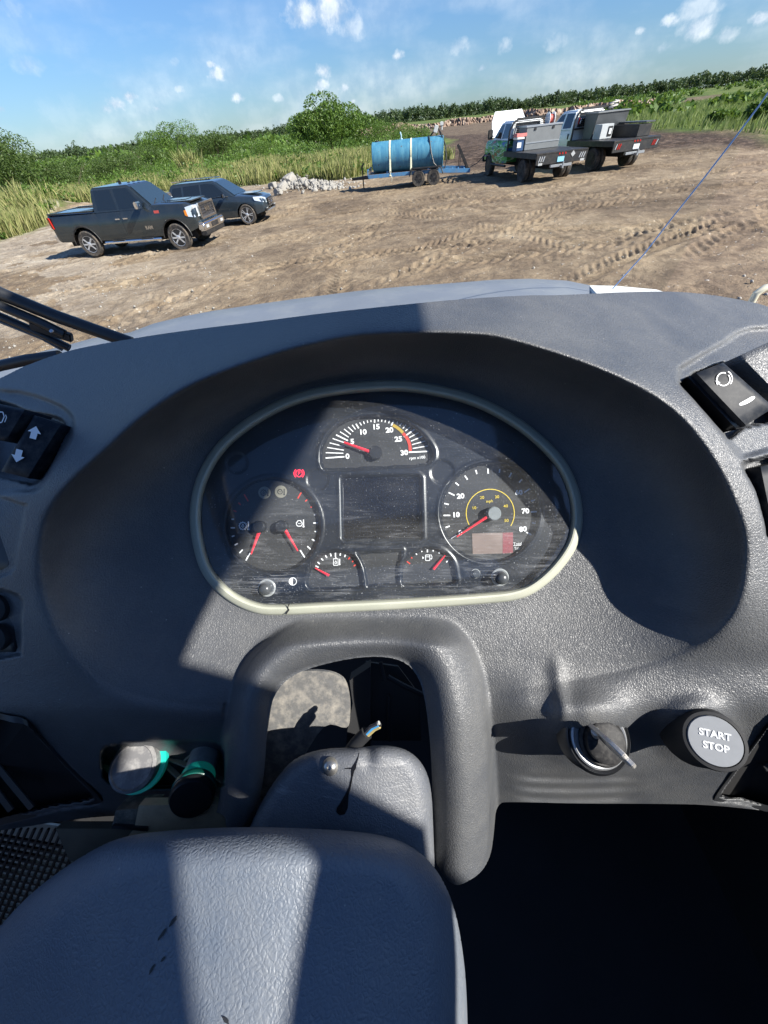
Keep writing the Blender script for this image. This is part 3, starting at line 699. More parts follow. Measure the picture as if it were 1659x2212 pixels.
def thermo(x, y, h, w): return [stroke((x, y - h / 2), (x, y + h / 2), w), circ((x, y + h / 2), w * .9, 12)]
def engine(c, s, w):
    x, y = c; P = pline([(x-.8*s,y-.35*s),(x-.45*s,y-.35*s),(x-.45*s,y-.75*s),(x+.45*s,y-.75*s),(x+.45*s,y-.45*s),(x+.75*s,y-.2*s),(x+.75*s,y+.4*s),(x+.4*s,y+.75*s),(x-.4*s,y+.75*s),(x-.75*s,y+.4*s),(x-.8*s,y-.35*s)], w)
    return P + pline([(x - .4 * s, y + .05 * s), (x + .4 * s, y + .05 * s)], w * .7)
flat('gear_symbol', gear(C_(353, 732), 7.2, 1.5) + thermo(C_(425, 725)[0], C_(425, 725)[1], 17, 2.6), ZP, M_white, clu, g1)
flat('engine_symbol', engine(C_(1090, 700), 8, 1.6) + thermo(C_(1145, 695)[0], C_(1145, 695)[1], 15, 2.4), ZP, M_white, clu, g1)
for p, f in ((C_(635, 298), 0), (C_(850, 285), 1)):
    d = flat('warning_disc', [circ(p, 13.3, 32)], ZP, spot_mat(), clu, g1)
    sym = gear((p[0] - 2, p[1]), 5.6, 1.3) + thermo(p[0] + 7.5, p[1], 12, 1.8) if f == 0 else engine((p[0] - 2, p[1]), 6.5, 1.3) + thermo(p[0] + 7, p[1], 12, 1.8)
    flat('symbol', sym, ZP + .0003, M_black, clu, g1)
for h_, n0, n1 in ((C_(578, 735), C_(568, 800), C_(458, 1103)), (C_(865, 730), C_(895, 770), C_(1070, 1062))):
    needle(n0, n1, 7.5, 3.2, ZP + .005, g1); hub(h_[0] + 2, h_[1] + 1, 13, ZD, .0085, g1, M_black)
# speedometer
g2 = dial('speedometer', circ((1057.5, 1107), 106, 64), 'speedometer at zero with white km and yellow mph scales')
ticks([((275,1180),(355,1128)),((200,1022),(262,1000)),((170,846),(268,845)),((183,672),(248,688)),((245,513),(332,555)),((343,370),(393,410)),((480,268),(520,325)),((640,185),(655,245)),((815,165),(820,240)),((990,170),(980,228)),((1160,228),(1125,290)),((1305,325),(1268,368)),((1423,460),(1343,512)),((1500,620),(1443,637)),((1535,790),(1440,797)),((1522,968),(1460,955)),((1460,1133),(1372,1090))], M_white, g2, D_, 2.9)['kind'] = 'stuff'
for s, p in (('0',(415,1100)),('10',(352,840)),('20',(418,568)),('60',(1265,515)),('70',(1360,785)),('80',(1325,1048))):
    dtext(s, *D_(*p), ZP + .0003, 10.2, M_white, clu, g2, name='numeral', bold=.04, sx=1.12)
flat('yellow_scale', [q for q in ringpoly(D_(850, 815), 52, 1.8, 40, 148, 392)], ZP, M_yel, clu, g2)
for s, p in (('10',(615,738)),('20',(730,588)),('30',(948,578)),('40',(1075,712)),('50',(1085,922))):
    dtext(s, *D_(*p), ZP + .0003, 6.2, M_yel, clu, g2, name='numeral', bold=.012, sx=1.1)
dtext('mph', *D_(838, 640), ZP + .0003, 6.0, M_yel, clu, g2, bold=.01)
lcd = flat('trip_display', [[D_(585,1108),D_(1180,1092),D_(1180,1385),D_(1165,1395),D_(595,1408)]], ZP + .0001, mat('brown lcd', (.20, .15, .13), .4, var=.35, vscale=60), clu, g2)
flat('segment', [[D_(1030,1098),D_(1180,1092),D_(1180,1385),D_(1030,1398)]], ZP + .0002, mat('red lcd', (.22, .05, .06), .4, var=.4, vscale=500), clu, g2)
dtext('Total', *D_(1245, 1258), ZP + .0003, 6, M_white, clu, g2, bold=0); dtext('Trip', *D_(1245, 1325), ZP + .0003, 6, M_white, clu, g2, bold=0)
flat('rule', [stroke(D_(1185,1285), D_(1300,1280), 1)], ZP + .0002, M_white, clu, g2)
needle(D_(800, 870), D_(365, 1155), 5.5, 3.0, ZP + .0055, g2); hub(*D_(875, 818), 14.6, ZD, .0085, g2, mat('grey hub', (.17, .19, .20), .6, var=.2, vscale=600))
# small gauges, middle panel, screen
zs = ZL - .0038
g3 = flat('oil_gauge', [SMALL_L], zs + .0001, M_dial, clu); g3['label'] = 'small oil temperature gauge left of the blank panel'
g4 = flat('fuel_gauge', [SMALL_R], zs + .0001, M_dial, clu); g4['label'] = 'small fuel gauge with its needle near full'
flat('blank_panel', [MID], ZL - .0028, M_dial, clu)
def tk2(l, m, g): 
    o = flat('tick_marks', [stroke(E_(*a), E_(*b), 2.6) for a, b in l], zs + .0004, m, clu, g); o['kind'] = 'stuff'
tk2([((218,303),(248,318)),((238,268),(260,287)),((272,235),(290,252)),((310,205),(325,228)),((357,188),(365,215)),((405,182),(405,218)),((452,187),(448,210)),((498,200),(490,222))], M_white, g3)
tk2([((540,225),(525,243)),((577,253),(560,268)),((600,288),(575,307))], M_redp, g3)
tk2([((1147,175),(1165,200)),((1203,150),(1213,175)),((1263,143),(1263,178)),((1320,145),(1316,170)),((1380,168),(1370,188)),((1463,247),(1438,270))], M_white, g4)
tk2([((1070,262),(1102,285)),((1103,213),(1122,235))], M_redp, g4)
needle(E_(345, 395), E_(215, 325), 5.5, 2.6, zs + .003, g3); needle(E_(1320, 335), E_(1428, 205), 5.5, 2.6, zs + .003, g4)
ex, ey = E_(408, 268)
flat('oil_symbol', pline([(ex-5,ey-7),(ex-5,ey+7),(ex+5,ey+7),(ex+5,ey-7),(ex-5,ey-7)], 1.3) + pline([(ex,ey-3),(ex+2.5,ey+2),(ex,ey+4),(ex-2.5,ey+2),(ex,ey-3)], 1.1) + [stroke((ex,ey-11),(ex,ey-7),2.5)] + thermo(ex + 8.5, ey - 1, 12, 1.9), zs + .0004, M_white, clu, g3)
ex, ey = E_(1268, 228)
flat('pump_symbol', pline([(ex-5,ey-6),(ex-5,ey+6),(ex+4,ey+6),(ex+4,ey-6),(ex-5,ey-6)], 1.4) + [stroke((ex-4,ey-2),(ex+3,ey-2),1.2)] + pline([(ex+4,ey+2),(ex+8,ey+3),(ex+9,ey-2),(ex+6,ey-7)], 1.3) + [[(ex-8,ey),(ex-12,ey-3),(ex-12,ey+3)]], zs + .0004, M_white, clu, g4)
scr = flat('screen', [SCR], ZL - .0048, mat('dark display glass', (.006, .006, .007), .12), clu)
flat('screen_surround', ringish := [stroke((734,1032),(737,1165),1.6), stroke((741,1024),(905,1021),1.4)], ZL + .0006, mat('pale edge', (.35, .36, .36), .4), clu, scr)
# parking brake lamp (lit), contrast symbol, buttons
M_lamp = mat('lit red lamp', (.6, .01, .03), .5, emit=(1.0, .02, .06, 1.1))
pl = (646, 1022.5)
bl = flat('brake_lamp', ringpoly(pl, 7.2, 1.8, 32) + ringpoly(pl, 10.8, 1.6, 12, -50, 50) + ringpoly(pl, 10.8, 1.6, 12, 130, 230), ZL + .0004, M_lamp, clu)
bl['label'] = 'lit red parking brake warning lamp'
dtext('P', *pl, ZL + .0004, 7.5, M_lamp, clu, bl, bold=.01)
flat('contrast_symbol', [circ(C_(1005, 1458), 7.6, 24, 90, 270)], ZL + .0004, M_white, clu); flat('contrast_ring', ringpoly(C_(1005, 1458), 8, 1.4), ZL + .0004, M_white, clu)
M_knob = mat('satin button', (.05, .055, .06), .25)
def button(px, py, r):
    k = (D0 - ZL) / F * r
    o = MB().lathe([(k * 1.28, 0), (k * 1.30, .003), (k * 1.05, .0035), (k * 1.0, .008), (k * .86, .0125), (k * .5, .0145), (0, .015)], DP(px, py, ZL), (0, 0, 1), 36).build('reset_button', M_knob, clu, smooth=True); shift(o, clu)
    o2 = MB().lathe([(k * 1.05, .0030), (k * 1.30, .0030), (k * 1.34, .0046), (k * 1.18, .0052), (k * 1.05, .0046)], DP(px, py, ZL), (0, 0, 1), 36).build('collar', mat('pale collar', (.30, .31, .31), .3), o, smooth=True); shift(o2, clu)
button(*C_(685, 1530), 14); button(*D_(970, 1732), 14); hub(*D_(637, 1690), 8.5, ZL, .003, clu, M_knob, 'light_sensor')
flat('sensor_ring', ringpoly(D_(637, 1690), 9.5, 1.2), ZL + .0006, mat('pale edge'), clu)
# lens
ml = bpy.data.materials.new('scratched clear lens'); ml.use_nodes = True; t = ml.node_tree; t.nodes.clear()
tcx = t.nodes.new('ShaderNodeTexCoord').outputs['Object']; o_ = N(t, 'ShaderNodeOutputMaterial')
tr = N(t, 'ShaderNodeBsdfTransparent'); tr.inputs[0].default_value = (.90, .92, .93, 1); gl = N(t, 'ShaderNodeBsdfGlossy'); gl.inputs['Roughness'].default_value = .06
geo_ = N(t, 'ShaderNodeNewGeometry'); dt_ = N(t, 'ShaderNodeVectorMath', operation='DOT_PRODUCT'); L(t, geo_.outputs['Normal'], dt_.inputs[0]); L(t, geo_.outputs['Incoming'], dt_.inputs[1])
fr_ = math_(t, 'ADD', math_(t, 'MULTIPLY', math_(t, 'POWER', math_(t, 'SUBTRACT', 1.0, math_(t, 'ABSOLUTE', dt_.outputs['Value'])), 5.0), .7), .045)
m1 = N(t, 'ShaderNodeMixShader'); L(t, fr_, m1.inputs[0]); L(t, tr.outputs[0], m1.inputs[1]); L(t, gl.outputs[0], m1.inputs[2])
df = N(t, 'ShaderNodeBsdfDiffuse'); df.inputs[0].default_value = (.62, .64, .66, 1)
def scr_layer(scale, rot, lo, hi, amt, det=3, dist=0.):
    mm = N(t, 'ShaderNodeMapping'); mm.inputs['Scale'].default_value = scale; mm.inputs['Rotation'].default_value = (0, 0, R(rot)); L(t, tcx, mm.inputs[0])
    n_ = N(t, 'ShaderNodeTexNoise'); n_.inputs['Scale'].default_value = 1; n_.inputs['Detail'].default_value = det; n_.inputs['Distortion'].default_value = dist; L(t, mm.outputs[0], n_.inputs['Vector'])
    return math_(t, 'MULTIPLY', ramp(t, n_.outputs[0], [(lo, (0, 0, 0)), (hi, (1, 1, 1))]), amt)
sepx = N(t, 'ShaderNodeSeparateXYZ'); L(t, tcx, sepx.inputs[0])
lowm = ramp(t, math_(t, 'ADD', math_(t, 'MULTIPLY', sepx.outputs[1], -9), .45), [(.25, (.12, .12, .12)), (.75, (1, 1, 1))])
brk = scr_layer((26, 40, 1), 0, .42, .68, 1.0, 4, .5)
a1_ = math_(t, 'MULTIPLY', scr_layer((16, 150, 1), -3, .48, .78, .62, 8, 1.8), brk); a2_ = math_(t, 'MULTIPLY', scr_layer((60, 800, 1), 8, .60, .70, .5, 3, .6), brk); a3_ = scr_layer((900, 130, 1), -12, .66, .74, .35)
a4_ = scr_layer((800, 800, 800), 0, .655, .73, .9); a5_ = scr_layer((9, 30, 1), 5, .2, .8, .13, 6)
a6_ = scr_layer((420, 90, 1), 40, .70, .76, .5)
f_ = math_(t, 'ADD', math_(t, 'MULTIPLY', math_(t, 'MAXIMUM', a1_, a2_), lowm), math_(t, 'MULTIPLY', math_(t, 'MAXIMUM', a3_, a6_), .5))
f_ = math_(t, 'ADD', f_, math_(t, 'ADD', a4_, a5_)); f_ = math_(t, 'MULTIPLY', f_, .42, True)
m2 = N(t, 'ShaderNodeMixShader'); L(t, f_, m2.inputs[0]); L(t, m1.outputs[0], m2.inputs[1]); L(t, df.outputs[0], m2.inputs[2]); L(t, m2.outputs[0], o_.inputs[0])
lens = hfield('lens', inset(BEZ, 24 * _s), puff(BEZ, .0100, 120, .004), 9.0, ml, clu, back=0)

# ================================================================== STEERING COLUMN
SHR = smooth_open([(470,1900),(520,1830),(560,1740),(600,1675),(640,1634),(700,1616),(770,1615),(830,1608),(880,1618),(915,1650),(932,1700),(936,1790),(940,1900),(930,2020),(500,2020)])
def shr_w(x, y):
    ridge = .012 * np.exp(-((x - 800 - (y - 1610) * -.05) / 130) ** 2)
    return puff(SHR, 0, 38, .014)(x, y) + .040 + .00008 * (y - 1610) + ridge - .004 * np.exp(-((x - 796) / 16) ** 2) * (1 - sst(1620, 1680, y))
col = dash_empty('steering_column', 740, 1850, .06, 'grey plastic steering column shroud with a domed screw and a dark stain', 'steering column')
sh = hfield('upper_shroud', SHR, shr_w, 4.0, M_col, col, back=.06)
POD = smooth_open([(-120,2200),(-80,2090),(0,2000),(60,1935),(130,1880),(200,1835),(260,1808),(340,1795),(500,1786),(640,1788),(780,1796),(860,1812),(915,1845),(955,1895),(982,1960),(998,2040),(1008,2130),(1012,2300),(1010,2420),(-120,2420)])
def pod_w(x, y):
    top = puff(POD, 0, 95, .030)(x, y)
    return top + .118 + .00009 * (y - 1790) - .00000016 * (x - 560) ** 2
pod = hfield('column_pod', POD, pod_w, 5.0, M_pod, col, back=.07)
def shw(x, y, f=shr_w): return float(f(np.array([float(x)]), np.array([float(y)]))[0])
sx, sy = 714, 1655; k = (D0 - .06) / F
scw = MB().lathe([(18 * k, 0), (17 * k, .0025), (10 * k, .005), (5 * k, .0055), (4 * k, .0035), (0, .0035)], DP(sx, sy, shw(sx, sy) - .0005), (-.1, .35, .9), 28).build('screw', mat('dusty bright screw', (.42, .40, .36), .3, .8, var=.3, vscale=300), col, smooth=True); shift(scw, col)
stain = mat('oily black stain', (.006, .006, .007), .25)
def blob(pts, w, m, nm, f, up=.0004):
    P = []
    o = MB()
    for p in pts: pass
    vs = [DP(x, y, shw(x, y, f) + up) for x, y in pts]
    ob = meshobj(nm, vs, [tuple(range(len(vs)))], m, w); return shift(ob, col)
def trail(pts, ws, m, nm, parent, f, up=.0004):
    V, Fc = [], []; P = np.array(pts, float)
    for i, (p, w) in enumerate(zip(P, ws)):
        d = P[min(i + 1, len(P) - 1)] - P[max(i - 1, 0)]; nn = np.array([-d[1], d[0]]) / (np.hypot(*d) + 1e-9)
        for s_ in (-.5, .5):
            q = p + nn * w * s_; V.append(DP(q[0], q[1], shw(q[0], q[1], f) + up))
    for i in range(len(P) - 1): Fc.append((2 * i, 2 * i + 1, 2 * i + 3, 2 * i + 2))
    return shift(meshobj(nm, V, Fc, m, parent), col)
trail([(776,1626),(772,1640),(768,1650),(765,1658),(762,1665),(760,1680),(756,1700),(750,1715),(746,1728),(742,1742),(736,1752),(730,1758)], [1,3,5,9,7,3,4,7,13,20,22,10], stain, 'stain', sh, shr_w)
trail([(744,1661),(752,1660),(762,1660)], [1,2,4], stain, 'stain', sh, shr_w)
def mk(a, b, w0): 
    (x0, y0), (x1, y1) = a, b; n_ = 6
    trail([(x0 + (x1 - x0) * i / n_ + random.uniform(-1, 1), y0 + (y1 - y0) * i / n_) for i in range(n_ + 1)], [w0 * math.sin(math.pi * (i + .4) / (n_ + .8)) * random.uniform(.7, 1.2) for i in range(n_ + 1)], mat('dark scuff', (.012, .013, .016), .6), 'scuff', pod, pod_w)
mk((382,1978),(366,2002),9); mk((360,2005),(340,2032),8); mk((356,2066),(348,2078),6); mk((334,2082),(321,2106),6); mk((480,2196),(494,2212),9)

# ---------- wiring stub poking out above the column
wr = dash_empty('wire_bundle', 790, 1590, .03, 'cut taped bundle of coloured wires sticking up behind the column shroud', 'wires')
shift(MB().tube([DP(745, 1640, .03), DP(770, 1605, .034), DP(792, 1583, .036)], .0058, 12).build('sleeve', M_blackm, wr, smooth=True), wr)
for i, (c, dx, dy) in enumerate((((.05,.25,.5),0,0),((.35,.28,.12),4,3),((.03,.03,.035),-4,-2),((.3,.3,.28),2,-4),((.02,.02,.02),7,-1))):
    shift(MB().tube([DP(785 + dx * .5, 1592 + dy, .036), DP(805 + dx, 1572 + dy, .039), DP(818 + dx * .5, 1566 + dy * 1.2, .041)], .0017, 8).build('wire', mat('wire%d' % i, c, .4), wr, smooth=True), wr)
# ================================================================== CAB SHELL (right side and roof opening are shaped for the light; most of it is behind the camera)
M_trim = mat('cab trim', (.10, .10, .105), .7, var=.2)
M_floor = mat('rubber floor mat', (.012, .012, .013), .8, var=.4, bump=.3, bscale=40)
cab = empty('truck_cab', (0, -.2, 1.7), 0, 'dark dump truck cab shell with floor, rear wall, doors, added shadow frame and roof with added skylight around the driver', 'cab')
cab_off = Vector((0, -.2, 1.7))
def inv(o, root_loc):
    o.data.transform(Matrix.Translation(-Vector(root_loc))); return o
def yz(polys, x0, x1):
    b = MB()
    for poly in polys:
        n = len(poly); b.add([(x0, p[0], p[1]) for p in poly] + [(x1, p[0], p[1]) for p in poly], [tuple(range(n)), tuple(range(2 * n - 1, n - 1, -1))] + [(i, i + n, (i + 1) % n + n, (i + 1) % n) for i in range(n)])
    return b
inv(yz([[(-.355,3.52),(-.33,3.40),(-.377,3.355),(-.374,3.26),(-.394,3.245),(-.394,2.7),(-.400,2.7),(-.400,3.25),(-.390,3.375),(-.41,3.375),(-.405,3.52)],
        [(-.390,3.375),(-1.2,3.375),(-1.2,3.243),(-.398,3.243)],
        [(-.405,3.52),(-.405,3.505),(-.47,3.482),(-.56,3.42),(-.575,3.41),(-.575,3.52)],
        [(-.575,3.41),(-.60,3.375),(-1.2,3.375),(-1.2,3.52),(-.65,3.52),(-.65,3.445),(-.575,3.445)], [(-.575,3.480),(-.65,3.480),(-.65,3.52),(-.575,3.52)],
        [(-.400,3.05),(-1.2,3.05),(-1.2,2.7),(-.400,2.7)],
        [(-1.2,2.7),(-1.2,1.7),(.42,1.7),(.42,2.7)],
        [(-1.2,3.515),(-1.2,3.9),(.62,3.9),(.75,3.515)]], .72, .75).build('right_shadow_frame'.replace('right_', ''), M_trim, cab), cab_off)  # unseen right panel shaped as a gobo, openings cut to the wanted sun patches
inv(yz([[(-1.2,1.7),(-1.2,2.75),(.42,2.75),(.42,1.7)], [(-1.2,3.78),(-1.2,3.9),(.62,3.9),(.66,3.78)], [(-1.2,2.75),(-1.2,3.78),(-1.05,3.78),(-1.05,2.75)]], -.95, -.98).build('door_frame', M_trim, cab), cab_off)
inv(MB().box((-.115, -1.08, 3.91), (1.75, .30, .03)).box((-.115, .52, 3.91), (1.75, .22, .03)).box((.68, -.26, 3.91), (.16, 1.34, .03)).box((-.91, -.26, 3.91), (.16, 1.34, .03)).build('roof', M_trim, cab), cab_off)  # middle left open to let more sky light onto the dash
inv(MB().box((-.115, -1.22, 2.6), (1.75, .03, 1.8)).box((-.115, -1.22, 3.83), (1.75, .03, .14)).box((.68, -1.22, 3.63), (.16, .03, .26)).box((-.91, -1.22, 3.63), (.16, .03, .26)).build('rear_wall', M_trim, cab), cab_off)
for xx in (.70, -.93): inv(MB().box((xx, -.4, 2.1), (.02, 1.6, .9)).build('door_lining', M_floor, cab), cab_off)
inv(MB().box((-.115, -.1, 1.69), (1.75, 2.2, .03)).build('floor_panel', M_floor, cab), cab_off)
inv(MB().box((-.115, .95, 2.05), (1.70, .03, .75)).add([], []).build('firewall', M_floor, cab), cab_off)
inv(MB().box((.35, .42, 2.05), (.55, .5, .6)).build('kick_panel', M_floor, cab, bevel=.02), cab_off)
# windscreen, a clear pane ahead of the dashboard
mg = bpy.data.materials.new('windscreen glass'); mg.use_nodes = True; t = mg.node_tree; t.nodes.clear()
tr = N(t, 'ShaderNodeBsdfTransparent'); tr.inputs[0].default_value = (.95, .96, .955, 1); oo = N(t, 'ShaderNodeOutputMaterial'); L(t, tr.outputs[0], oo.inputs[0])
inv(MB().box((-.115, -.26, 3.918), (1.42, 1.32, .006)).build('added_skylight', mg, cab), cab_off)  # unseen roof pane, added so sky light fills the shaded dash
ws_ = MB().box((0, 0, 0), (1.66, .006, 1.42), (R(10), 0, 0)).build('windscreen', mg, cab); ws_.location = Vector((-.115, .84, 3.20)) - cab_off

# ---------- parts of the footwell seen below the dashboard
M_mott = mat('scuffed grey bracket', (.10, .10, .10), .7, dirt=(.36, .33, .28, .8), dscale=70, var=.4, vscale=200)
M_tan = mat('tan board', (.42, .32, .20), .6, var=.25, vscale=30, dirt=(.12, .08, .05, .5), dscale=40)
def plate(name, pts, w, m, root, th=.004, parent=None):
    n = len(pts); V = [DP(x, y, w) for x, y in pts] + [DP(x, y, w) + Vector((0, 0, -th)) for x, y in pts]
    o = meshobj(name, V, [tuple(range(n)), tuple(range(2 * n - 1, n - 1, -1))] + [(i, (i + 1) % n, (i + 1) % n + n, i + n) for i in range(n)], m, parent or root)
    bm = bmesh.new(); bm.from_mesh(o.data); bmesh.ops.recalc_face_normals(bm, faces=bm.faces); bm.to_mesh(o.data); bm.free()
    return shift(o, root)
br = dash_empty('mounting_bracket', 680, 1520, -.03, 'scuffed grey metal bracket plate seen through the column arch', 'bracket')
plate('plate', closed_curve([(600,1470),(640,1452),(700,1450),(740,1465),(754,1500),(756,1545),(748,1572),(700,1570),(640,1660),(590,1720),(560,1730),(575,1600)], 4), -.030, M_mott, br)
plate('post', [(755,1470),(800,1440),(800,1700),(740,1720),(750,1580),(762,1520)], -.034, M_blackm, br, .02)
plate('rear_panel', [(790,1430),(860,1440),(905,1500),(910,1600),(800,1600)], -.060, mat('dim panel', (.03, .03, .03), .7), br)
for a, b in (((822,1430),(830,1470)), ((840,1500),(842,1600))):
    shift(MB().tube([DP(*a, -.05), DP(*b, -.045)], .0022, 8).build('rod', M_blackm, br, smooth=True), br)
shift(MB().tube([DP(838,1462,-.05), DP(870,1480,-.046), DP(912,1500,-.046)], .003, 8).build('cable', M_blackm, br, smooth=True), br)
for y_ in (1502, 1512):
    shift(MB().tube([DP(583,y_ + 4,-.05), DP(590,y_,-.048), DP(600,y_ - 4,-.05)], .0018, 8).build('pale_cable', mat('pale cable', (.6, .58, .52), .5), br, smooth=True), br)
bd = dash_empty('footwell_board', 420, 1780, -.02, 'tan wooden board lit by the sun below the dashboard, left of the column', 'board')
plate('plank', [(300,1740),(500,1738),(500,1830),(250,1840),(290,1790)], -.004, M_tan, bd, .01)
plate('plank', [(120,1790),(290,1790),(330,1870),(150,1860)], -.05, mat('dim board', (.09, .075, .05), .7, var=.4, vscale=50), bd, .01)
bx = dash_empty('relay_box', 285, 1770, -.01, 'small dusty black relay box hanging under the dashboard edge', 'relay box')
plate('housing', [(250,1750),(332,1745),(328,1778),(318,1788),(242,1784)], -.005, mat('dusty box', (.06, .055, .045), .6, dirt=(.3, .26, .2, .7), dscale=120), bx, .018)
plate('lid_edge', [(242,1784),(318,1788),(318,1796),(240,1790)], -.002, M_black, bx, .016)
gr = dash_empty('floor_grille', 60, 1900, -.1, 'black perforated mesh plate above the pedals at the lower left', 'grille')
b = MB()
for i in range(-4, 22):
    x0, y0 = -60 + i * 15, 1790; b.beam(DP(x0, y0, -.098), DP(x0 - 130, 2080, -.098), .0024, .003)
for i in range(0, 20):
    b.beam(DP(-80, 1790 + i * 14, -.0985), DP(250, 1850 + i * 16, -.0985), .0024, .003)
gm = shift(b.build('mesh', M_black, gr), gr); gm['kind'] = 'stuff'
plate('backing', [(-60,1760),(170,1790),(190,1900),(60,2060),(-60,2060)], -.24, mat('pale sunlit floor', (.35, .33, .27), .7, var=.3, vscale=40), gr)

# ================================================================== BONNET AND THINGS OUTSIDE THE WINDSCREEN
def at(px, py, dist):
    """the point `dist` metres ahead (world y) along the ray through a photo point"""
    r = ray(px, py); return CAM + r * (dist / r.y)
M_hood = mat('dusty grey bonnet paint', (.16, .17, .19), .42, var=.12, vscale=3, dirt=(.27, .27, .25, .5), dscale=5)
edge = [(-160,828),(-60,795),(20,775),(50,769),(132,749),(198,731),(281,718),(331,699),(397,683),(463,671),(549,658),(650,644),(768,629),(870,619),(983,611),(1070,604),(1144,602),(1224,606),(1278,617),(1330,629),(1400,642),(1500,668)]
hood = empty('bonnet', at(700, 640, 1.7), 0, 'dusty grey bonnet of the dump truck just beyond the dashboard', 'bonnet')
hl = hood.location.copy(); V, Fc = [], []; E_pts = []
for px, py in edge:
    e = at(px, py, 2.3 - .35 * ((px - 700) / 850) ** 2); E_pts.append(e)
rows = 10; ne = len(edge)
for j in range(rows + 1):
    for i, e in enumerate(E_pts):
        t = j / rows; q = Vector((e.x * (1 - .45 * t * .9), e.y * (1 - t) + .95 * t, e.z + .05 * math.sin(t * math.pi * .5) * 1.0 - .0 * t)); V.append(q - hl)
for j in range(rows):
    for i in range(ne - 1): Fc.append((j * ne + i, j * ne + i + 1, (j + 1) * ne + i + 1, (j + 1) * ne + i))
b0 = len(V)
for k_, (dy, dz) in enumerate(((.05, -.03), (.09, -.10), (.10, -.9))):
    for e in E_pts: V.append(Vector((e.x * 1.01, e.y + dy, e.z + dz)) - hl)
for k_ in range(3):
    for i in range(ne - 1):
        a = i if k_ == 0 else b0 + (k_ - 1) * ne + i; a2 = a + 1; c = b0 + k_ * ne + i
        Fc.append((a2, a, c, c + 1))
ho = meshobj('panel', V, Fc, M_hood, hood, True)
led = empty('bonnet_side_panel', at(1380, 622, 2.0), 0, 'white side panel edge of the bonnet, right of the grey top', 'panel')
ll = led.location.copy()
pts = [at(1270,616,2.15), at(1330,617,2.1), at(1420,625,2.0), at(1446,634,1.9), at(1400,655,1.6), at(1300,650,1.7)]
b = MB(); n = len(pts); b.add([p - ll for p in pts] + [p - ll - Vector((0, 0, .05)) for p in pts], [tuple(range(n)), tuple(range(2 * n - 1, n - 1, -1))] + [(i, i + n, (i + 1) % n + n, (i + 1) % n) for i in range(n)])
b.build('panel', mat('cream white paint', (.72, .70, .64), .4), led, bevel=.006)
wip = empty('windscreen_wiper', at(120, 700, .80), 0, 'black wiper arm and blade lying across the lower left of the windscreen', 'wiper')
wl_ = wip.location.copy()
M_rub = mat('wiper black', (.02, .021, .024), .4, var=.3, vscale=50)
def wt(pts, r, name, m=M_rub, dd=.80):
    o = MB().tube([at(x, y, d) - wl_ for x, y, d in pts], r, 10).build(name, m, wip, smooth=True); return o
wt([(-60,600,.80), (0,634,.80), (120,683,.79), (285,741,.78)], .0115, 'arm')
wt([(-60,634,.79), (0,660,.79), (90,698,.78), (140,722,.78)], .0085, 'blade_carrier')
wt([(-60,655,.80), (0,683,.80), (90,722,.79), (150,752,.79)], .0075, 'blade')
wt([(-60,668,.80), (0,695,.80), (90,731,.79), (135,756,.79)], .0030, 'rubber_edge', mat('pale rubber edge', (.12, .13, .14), .3))
o = MB().box((0, 0, 0), (.065, .012, .016), (0, R(28), 0)).build('joint_block', M_rub, wip, bevel=.002); o.location = at(112, 716, .78) - wl_
o = MB().lathe([(.0, 0), (.0035, 0), (.0035, .002), (0, .002)], (0, 0, 0), (0, -.5, .85), 16).build('rivet', mat('bright rivet', (.6, .6, .6), .3, .8), wip); o.location = at(112, 716, .765) - wl_
cw = empty('windscreen_cowl', at(60, 780, .72), 0, 'black rubber cowl seal left of the dashboard at the foot of the windscreen', 'seal')
cl_ = cw.location.copy()
MB().tube([at(-80, 812, .70) - cl_, at(0, 790, .70) - cl_, at(60, 777, .70) - cl_, at(130, 768, .70) - cl_], .009, 10).build('seal', M_rub, cw, smooth=True)
ant = empty('aerial', at(1325, 622, 2.0), 0, 'thin blue whip aerial leaning up to the right from the bonnet', 'aerial')
al = ant.location.copy()
MB().tube([at(x, y, 2.0 - .0011 * (x - 1325)) - al for x, y in ((1318,632),(1325,622),(1392,548),(1450,473),(1515,392),(1580,308),(1640,228),(1700,142),(1790,20))], .0026, 8).build('rod', mat('blue plastic whip', (.12, .26, .55), .4), ant, smooth=True)
hr = empty('grab_rail', at(1660, 650, 1.5), 0, 'cream painted curved grab rail at the right end of the bonnet', 'rail')
rl = hr.location.copy()
MB().tube([at(x, y, 1.5) - rl for x, y in ((1612,690),(1622,655),(1634,634),(1652,622),(1680,616),(1740,622))], .013, 14).build('tube', mat('cream paint', (.62, .58, .44), .35), hr, smooth=True)
# ================================================================== GROUND
SL = .015
def G(px, py):
    """where the ray through a photo point meets the lot (a plane that rises slightly to the right)"""
    r = ray(px, py); t = (SL * (CAM.x + 9) - CAM.z) / (r.z - SL * r.x); return CAM + r * t
def gp(*pts): return np.array([(G(*p).x, G(*p).y) for p in pts])
